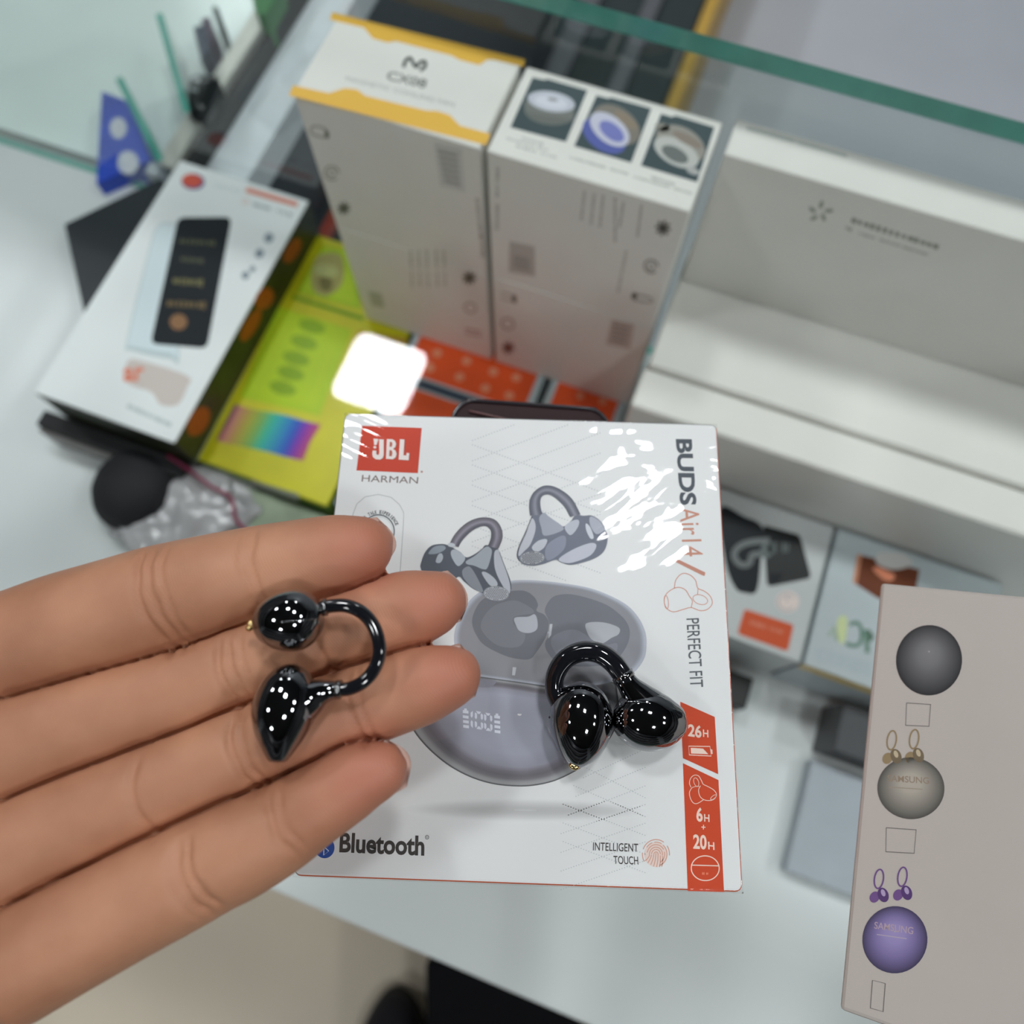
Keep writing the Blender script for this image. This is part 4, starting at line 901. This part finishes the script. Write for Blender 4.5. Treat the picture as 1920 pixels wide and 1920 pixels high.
def bead(name, px, py, D, r, m, parent, sq=(1, 1, .5)):
    c_ = U(px, py, D); bm_ = bmesh.new(); bmesh.ops.create_uvsphere(bm_, u_segments=16, v_segments=10, radius=r)
    for v in bm_.verts: v.co = Vector((v.co.x*sq[0], v.co.y*sq[1], v.co.z*sq[2]))+c_
    return bm_obj(name, bm_, m, parent, True)
bead('charging_contact', 1104, 1387, DE-.0043, .00105, M_gold, bp2, (1, .8, .45)); bead('charging_contact', 1076, 1437, DE-.0008, .0009, M_gold, bp2, (1.3, .8, .6))
bead('microphone_hole', 1222, 1392, DE-.0030, .00032, M_black, sp2); bead('microphone_hole', 1031, 1345, DE-.0008, .00028, M_black, bp2)

# earbud held on the fingers
DH = .1345
e1 = earbud('clip_earbud', 'glossy black clip earbud resting across the fingers of the open hand', U(580, 1260, DH+.006))
sb1 = pod('speaker_ball', egg_spine(474, 1174, 607, 1158, [(0, 3), (.03, 18), (.1, 33), (.22, 46), (.4, 55), (.58, 58), (.74, 54), (.87, 42), (.95, 29), (.985, 18), (1, 3)], (0, -2)), DH, M_chrome, e1, 36, .98)
pod('hook', [(600, 1140, 13), (622, 1136, 13), (650, 1136, 13), (678, 1148, 13), (698, 1170, 13), (709, 1198, 13), (711, 1228, 13), (701, 1256, 13), (682, 1278, 13), (656, 1291, 13.2), (634, 1293, 13.5)], DH+.0005, M_blackgloss, e1, 24, 1.0)
tube_obj('collar', [U(606, 1139, DH+.0005), U(613, 1138, DH+.0005)], 16.5*mpp(1140, DH), M_chrome, e1, nseg=24, sub=2)
tube_obj('collar', [U(640, 1293, DH+.0005), U(630, 1293, DH+.0005)], 18*mpp(1290, DH), M_chrome, e1, nseg=24, sub=2)
PB = [(0, 3), (.03, 20), (.09, 36), (.2, 50), (.35, 58), (.5, 59), (.65, 52), (.78, 41), (.88, 30), (.96, 20), (.99, 14), (1, 3)]
bp1 = pod('battery_pod', egg_spine(556, 1245, 520, 1430, PB, (-6, 0)), DH+.0004, M_chrome, e1, 36, 1.0)
pod('neck', [(640, 1294, 17), (622, 1294, 18), (604, 1298, 25), (585, 1306, 36), (565, 1316, 42), (552, 1325, 30)], DH+.0005, M_chrome, e1, 28, 1.0)
bead('charging_contact', 470, 1169, DH, .0007, M_gold, sb1, (1, 1, .9)); bead('charging_contact', 467, 1178, DH+.0003, .0006, M_gold, sb1, (1, 1, .9))
bead('charging_contact', 504, 1414, DH+.0003, .00045, M_gold, bp1)
seam([(482, 1172, DH-.0020), (510, 1168, DH-.0045), (540, 1165, DH-.0054), (570, 1163, DH-.0049), (596, 1160, DH-.0027)], DH, 5e-5, M_silver, sb1)

# ------------------------------------------------------------------ hand
def skin_mat():
    m = bpy.data.materials.new('skin'); m.use_nodes = True; nt = m.node_tree; b_ = nt.nodes['Principled BSDF']; N = nt.nodes; Lk = nt.links
    tc = N.new('ShaderNodeTexCoord')
    n1 = N.new('ShaderNodeTexNoise'); n1.inputs['Scale'].default_value = 55; n1.inputs['Detail'].default_value = 5
    r1 = N.new('ShaderNodeValToRGB'); r1.color_ramp.elements[0].position = .32; r1.color_ramp.elements[1].position = .7
    r1.color_ramp.elements[0].color = (.42, .19, .106, 1); r1.color_ramp.elements[1].color = (.58, .288, .168, 1)
    at = N.new('ShaderNodeAttribute'); at.attribute_name = 'flush'
    mx = N.new('ShaderNodeMix'); mx.data_type = 'RGBA'; mx.inputs[7].default_value = (.50, .175, .115, 1)
    Lk.new(tc.outputs['Object'], n1.inputs['Vector']); Lk.new(n1.outputs['Fac'], r1.inputs['Fac'])
    Lk.new(at.outputs['Fac'], mx.inputs[0]); Lk.new(r1.outputs['Color'], mx.inputs[6]); Lk.new(mx.outputs[2], b_.inputs['Base Color'])
    b_.inputs['Roughness'].default_value = .5; b_.inputs['Specular IOR Level'].default_value = .4
    b_.inputs['Subsurface Weight'].default_value = .06; b_.inputs['Subsurface Radius'].default_value = (1, .35, .2); b_.inputs['Subsurface Scale'].default_value = .0012
    wv = N.new('ShaderNodeTexWave'); wv.wave_type = 'BANDS'; wv.bands_direction = 'DIAGONAL'; wv.inputs['Scale'].default_value = 950; wv.inputs['Distortion'].default_value = 9; wv.inputs['Detail'].default_value = 1; wv.inputs['Detail Scale'].default_value = .12
    n2 = N.new('ShaderNodeTexNoise'); n2.inputs['Scale'].default_value = 900; n2.inputs['Detail'].default_value = 3
    ad = N.new('ShaderNodeMath'); ad.operation = 'ADD'
    bp = N.new('ShaderNodeBump'); bp.inputs['Strength'].default_value = .10; bp.inputs['Distance'].default_value = .00025
    Lk.new(tc.outputs['Object'], wv.inputs['Vector']); Lk.new(tc.outputs['Object'], n2.inputs['Vector'])
    Lk.new(wv.outputs['Fac'], ad.inputs[0]); Lk.new(n2.outputs['Fac'], ad.inputs[1]); Lk.new(ad.outputs[0], bp.inputs['Height']); Lk.new(bp.outputs['Normal'], b_.inputs['Normal'])
    return m
SKIN = skin_mat()
# (px, py, half width px, depth); palm side up, little finger lowest in the picture
FING = {
 'index':  [(737, 1016, 3, .1450), (733, 1016, 20, .1450), (722, 1018, 38, .1450), (703, 1022, 53, .1450), (676, 1028, 63, .1449), (640, 1036, 69, .1449), (590, 1047, 74, .1452), (535, 1060, 79, .1455), (480, 1072, 82, .1455), (420, 1088, 87, .1450), (340, 1110, 93, .1450), (283, 1126, 96, .1455), (200, 1150, 96, .1455), (110, 1178, 98, .1460), (20, 1215, 102, .1475)],
 'middle': [(873, 1113, 3, .1470), (869, 1114, 20, .1470), (858, 1117, 38, .1470), (838, 1122, 53, .1470), (810, 1131, 64, .1472), (770, 1142, 70, .1476), (715, 1157, 72, .1480), (650, 1176, 73, .1482), (580, 1199, 72, .1482), (500, 1230, 74, .1480), (417, 1263, 77, .1482), (330, 1296, 79, .1480), (240, 1326, 82, .1480), (120, 1366, 88, .1478), (10, 1405, 98, .1480)],
 'ring':   [(900, 1251, 3, .1462), (896, 1252, 20, .1462), (885, 1255, 38, .1462), (864, 1262, 53, .1462), (835, 1271, 63, .1464), (795, 1283, 69, .1468), (740, 1302, 71, .1472), (665, 1328, 73, .1474), (590, 1353, 74, .1472), (520, 1381, 76, .1472), (441, 1414, 78, .1474), (350, 1453, 79, .1472), (240, 1500, 83, .1472), (120, 1552, 90, .1474), (10, 1605, 98, .1480)],
 'little': [(759, 1420, 3, .1430), (756, 1422, 18, .1430), (747, 1426, 34, .1430), (730, 1435, 47, .1430), (706, 1446, 56, .1432), (672, 1460, 62, .1436), (625, 1489, 67, .1440), (575, 1520, 72, .1442), (527, 1552, 78, .1444), (456, 1590, 85, .1444), (400, 1617, 87, .1444), (340, 1648, 90, .1446), (240, 1698, 94, .1450), (130, 1755, 99, .1458), (30, 1808, 104, .1470)],
}
PALM = {
 'a': [(60, 1200, 100, .147), (-150, 1270, 125, .152), (-420, 1400, 135, .156), (-720, 1570, 120, .160), (-900, 1640, 110, .162)],
 'b': [(60, 1390, 98, .148), (-150, 1440, 115, .151), (-420, 1530, 130, .155), (-720, 1640, 130, .160), (-1400, 1850, 150, .168)],
 'c': [(60, 1585, 98, .148), (-150, 1610, 115, .151), (-420, 1660, 130, .155), (-720, 1720, 130, .160), (-1400, 1930, 150, .168)],
 'd': [(70, 1800, 104, .147), (-150, 1810, 125, .150), (-420, 1830, 140, .154), (-720, 1820, 130, .160), (-900, 1830, 120, .162)],
 'thumb': [(-640, 1560, 130, .150), (-560, 1400, 135, .145), (-480, 1230, 110, .142), (-420, 1060, 88, .140), (-360, 930, 84, .140), (-310, 820, 70, .140), (-285, 755, 45, .140), (-278, 735, 5, .140)],
}
bmh = bmesh.new()
def add_chain(ch, flat):
    path = [U(x, y, d_) for x, y, r_, d_ in ch]; R = [(r_*mpp(y, d_)*(1.0 if i < 5 or flat != .97 else 1.055), r_*mpp(y, d_)*flat) for i, (x, y, r_, d_) in enumerate(ch)]
    V_, F_ = tube(path, R, 40, 5, squash=(0, 0, 1)); vs = [bmh.verts.new(v) for v in V_]
    for f_ in F_:
        try: bmh.faces.new([vs[i] for i in f_])
        except ValueError: pass
for k_, ch in FING.items(): add_chain(ch, .97)
for k_, ch in PALM.items(): add_chain(ch, .95 if k_ != 'thumb' else .9)
bmesh.ops.recalc_face_normals(bmh, faces=bmh.faces)
mh = bpy.data.meshes.new('hand_raw'); bmh.to_mesh(mh); bmh.free()
oh = bpy.data.objects.new('hand_raw', mh); COL.objects.link(oh)
rm = oh.modifiers.new('r', 'REMESH'); rm.mode = 'VOXEL'; rm.voxel_size = .00055; rm.use_smooth_shade = True
sm_ = oh.modifiers.new('s', 'SMOOTH'); sm_.factor = .5; sm_.iterations = 3
dg = bpy.context.evaluated_depsgraph_get(); hm = bpy.data.meshes.new_from_object(oh.evaluated_get(dg))
bpy.data.objects.remove(oh)
# creases across the fingers: (px, py) of the two ends, depth and width
CREASE = []
def crease(p0, p1, dep, sig, dz=.1375): CREASE.append((U(*p0, dz), U(*p1, dz), dep, sig))
crease((470, 985), (500, 1150), .00030, .0007); crease((455, 990), (484, 1155), .00022, .0006)
crease((262, 1030), (300, 1225), .00040, .0008); crease((283, 1025), (325, 1215), .00034, .0007); crease((308, 1020), (345, 1205), .00022, .0006)
crease((578, 1130), (612, 1262), .00028, .0007); crease((394, 1195), (440, 1345), .00042, .0008); crease((415, 1190), (462, 1335), .00034, .0007); crease((438, 1180), (482, 1320), .00022, .0006)
crease((640, 1255), (680, 1400), .00030, .0007); crease((662, 1245), (700, 1390), .00022, .0006)
crease((418, 1340), (460, 1490), .00042, .0008); crease((440, 1330), (482, 1480), .00032, .0007); crease((236, 1420), (262, 1580), .0003, .0008)
crease((500, 1490), (552, 1610), .00030, .0007); crease((520, 1480), (570, 1595), .00022, .0006)
crease((330, 1580), (384, 1725), .00048, .0009); crease((350, 1570), (406, 1710), .0004, .0008); crease((318, 1592), (362, 1735), .00022, .0006)
TIPS = [U(690, 1030, .139), U(825, 1125, .141), U(850, 1262, .140), U(700, 1452, .138)]
MIDS = [U(380, 1100, .139), U(520, 1225, .141), U(560, 1360, .140), U(460, 1600, .138)]
import numpy as np
nv = len(hm.vertices); co = np.empty(nv*3); hm.vertices.foreach_get('co', co); co = co.reshape(-1, 3)
nr = np.empty(nv*3); hm.vertices.foreach_get('normal', nr); nr = nr.reshape(-1, 3)
# press the folds between the fingers in, so that they close to sharp dark lines
ne = len(hm.edges); ed = np.empty(ne*2, dtype=np.int32); hm.edges.foreach_get('vertices', ed); ed = ed.reshape(-1, 2)
deg = np.bincount(ed.ravel(), minlength=nv).astype(float)[:, None]
for rep_ in range(2):
    sp_ = co.copy()
    for it in range(8):
        acc = np.zeros_like(sp_); np.add.at(acc, ed[:, 0], sp_[ed[:, 1]]); np.add.at(acc, ed[:, 1], sp_[ed[:, 0]]); sp_ = acc/deg
    con = np.clip(((sp_-co)*nr).sum(1)-3e-5, 0, 6e-4); co = co-np.array([0, 0, 1.0])*(con*3.4*(nr[:, 2] > 0))[:, None]
hm.vertices.foreach_set('co', co.ravel()); hm.update(); hm.vertices.foreach_get('normal', nr_ := np.empty(nv*3)); nr = nr_.reshape(-1, 3)
disp = np.zeros(nv); topw = np.clip(nr[:, 2]*1.6+.2, 0, 1)
jit = np.array([noise.noise(Vector(c)*260) for c in co])*.0005
for a, b_, dep, sig in CREASE:
    a = np.array(a); b_ = np.array(b_); d_ = (b_-a)[:2]; L_ = np.linalg.norm(d_); d_ /= L_
    rel = co[:, :2]-a[:2]; t_ = rel@d_; s_ = rel@np.array([-d_[1], d_[0]])+jit + .0012*np.sin(np.clip(t_/L_, 0, 1)*np.pi)
    wgt = np.clip((t_+.001)/.0025, 0, 1)*np.clip((L_+.001-t_)/.0025, 0, 1)
    disp -= 2.3*dep*np.exp(-(s_/sig)**2)*wgt*topw
for p_ in MIDS:
    q = np.linalg.norm((co-np.array(p_))[:, :2], axis=1); disp += .0003*np.exp(-(q/.009)**2)*topw
co = co+nr*disp[:, None]; hm.vertices.foreach_set('co', co.ravel())
fl = np.zeros(nv)
for p_ in TIPS: fl = np.maximum(fl, .75*np.exp(-(np.linalg.norm((co-np.array(p_))[:, :2], axis=1)/.011)**2))
at = hm.attributes.new('flush', 'FLOAT', 'POINT'); at.data.foreach_set('value', fl)
hm.materials.clear(); hm.materials.append(SKIN); hm.polygons.foreach_set('use_smooth', [True]*len(hm.polygons)); hm.update()
hc = U(-200, 1500, .165); hm.transform(Matrix.Translation(-hc))
hand = bpy.data.objects.new('hand', hm); hand.location = hc; link(hand)
tag(hand, 'open bare hand, palm up, four fingers reaching over the white carton', 'hand')
M_nail = mat('finger nail', (.62, .40, .33), .25, spec=.6)
def nail(px, py, dirx, diry, wid, D):
    c_ = U(px, py, D); q = U(px+dirx, py+diry, D); ax = (q-c_); Ln = ax.length; ax.normalize(); sd = Vector((-ax.y, ax.x, 0))
    V_ = []; F_ = []
    for i in range(9):
        for j_ in range(9):
            a_ = -1+2*j_/8; b__ = i/8
            rr_ = 1 if b__ < .8 else math.sqrt(max(0, 1-((b__-.8)/.2)**2))*.25+.75
            V_.append(c_+ax*(Ln*b__*(1-.18*a_*a_*b__))+sd*(wid*a_*rr_)+Vector((0, 0, .0022*a_*a_)))
    n_ = len(V_); V_ += [v-Vector((0, 0, .0005)) for v in V_]
    for i in range(8):
        for j_ in range(8):
            k = i*9+j_; F_.append((k, k+1, k+10, k+9)); F_.append((n_+k, n_+k+9, n_+k+10, n_+k+1))
    rim = [j_ for j_ in range(9)]+[i*9+8 for i in range(1, 9)]+[72+j_ for j_ in range(7, -1, -1)]+[i*9 for i in range(7, 0, -1)]
    for i in range(len(rim)):
        a_, b__ = rim[i], rim[(i+1) % len(rim)]; F_.append((a_, n_+a_, n_+b__, b__))
    mesh_obj('nail', V_, F_, M_nail, hand, True)
nail(650, 1034, 92, -20, .0052, .1503); nail(790, 1138, 86, -24, .0054, .1525); nail(815, 1278, 84, -27, .0054, .1517); nail(685, 1460, 82, -42, .0048, .1480)
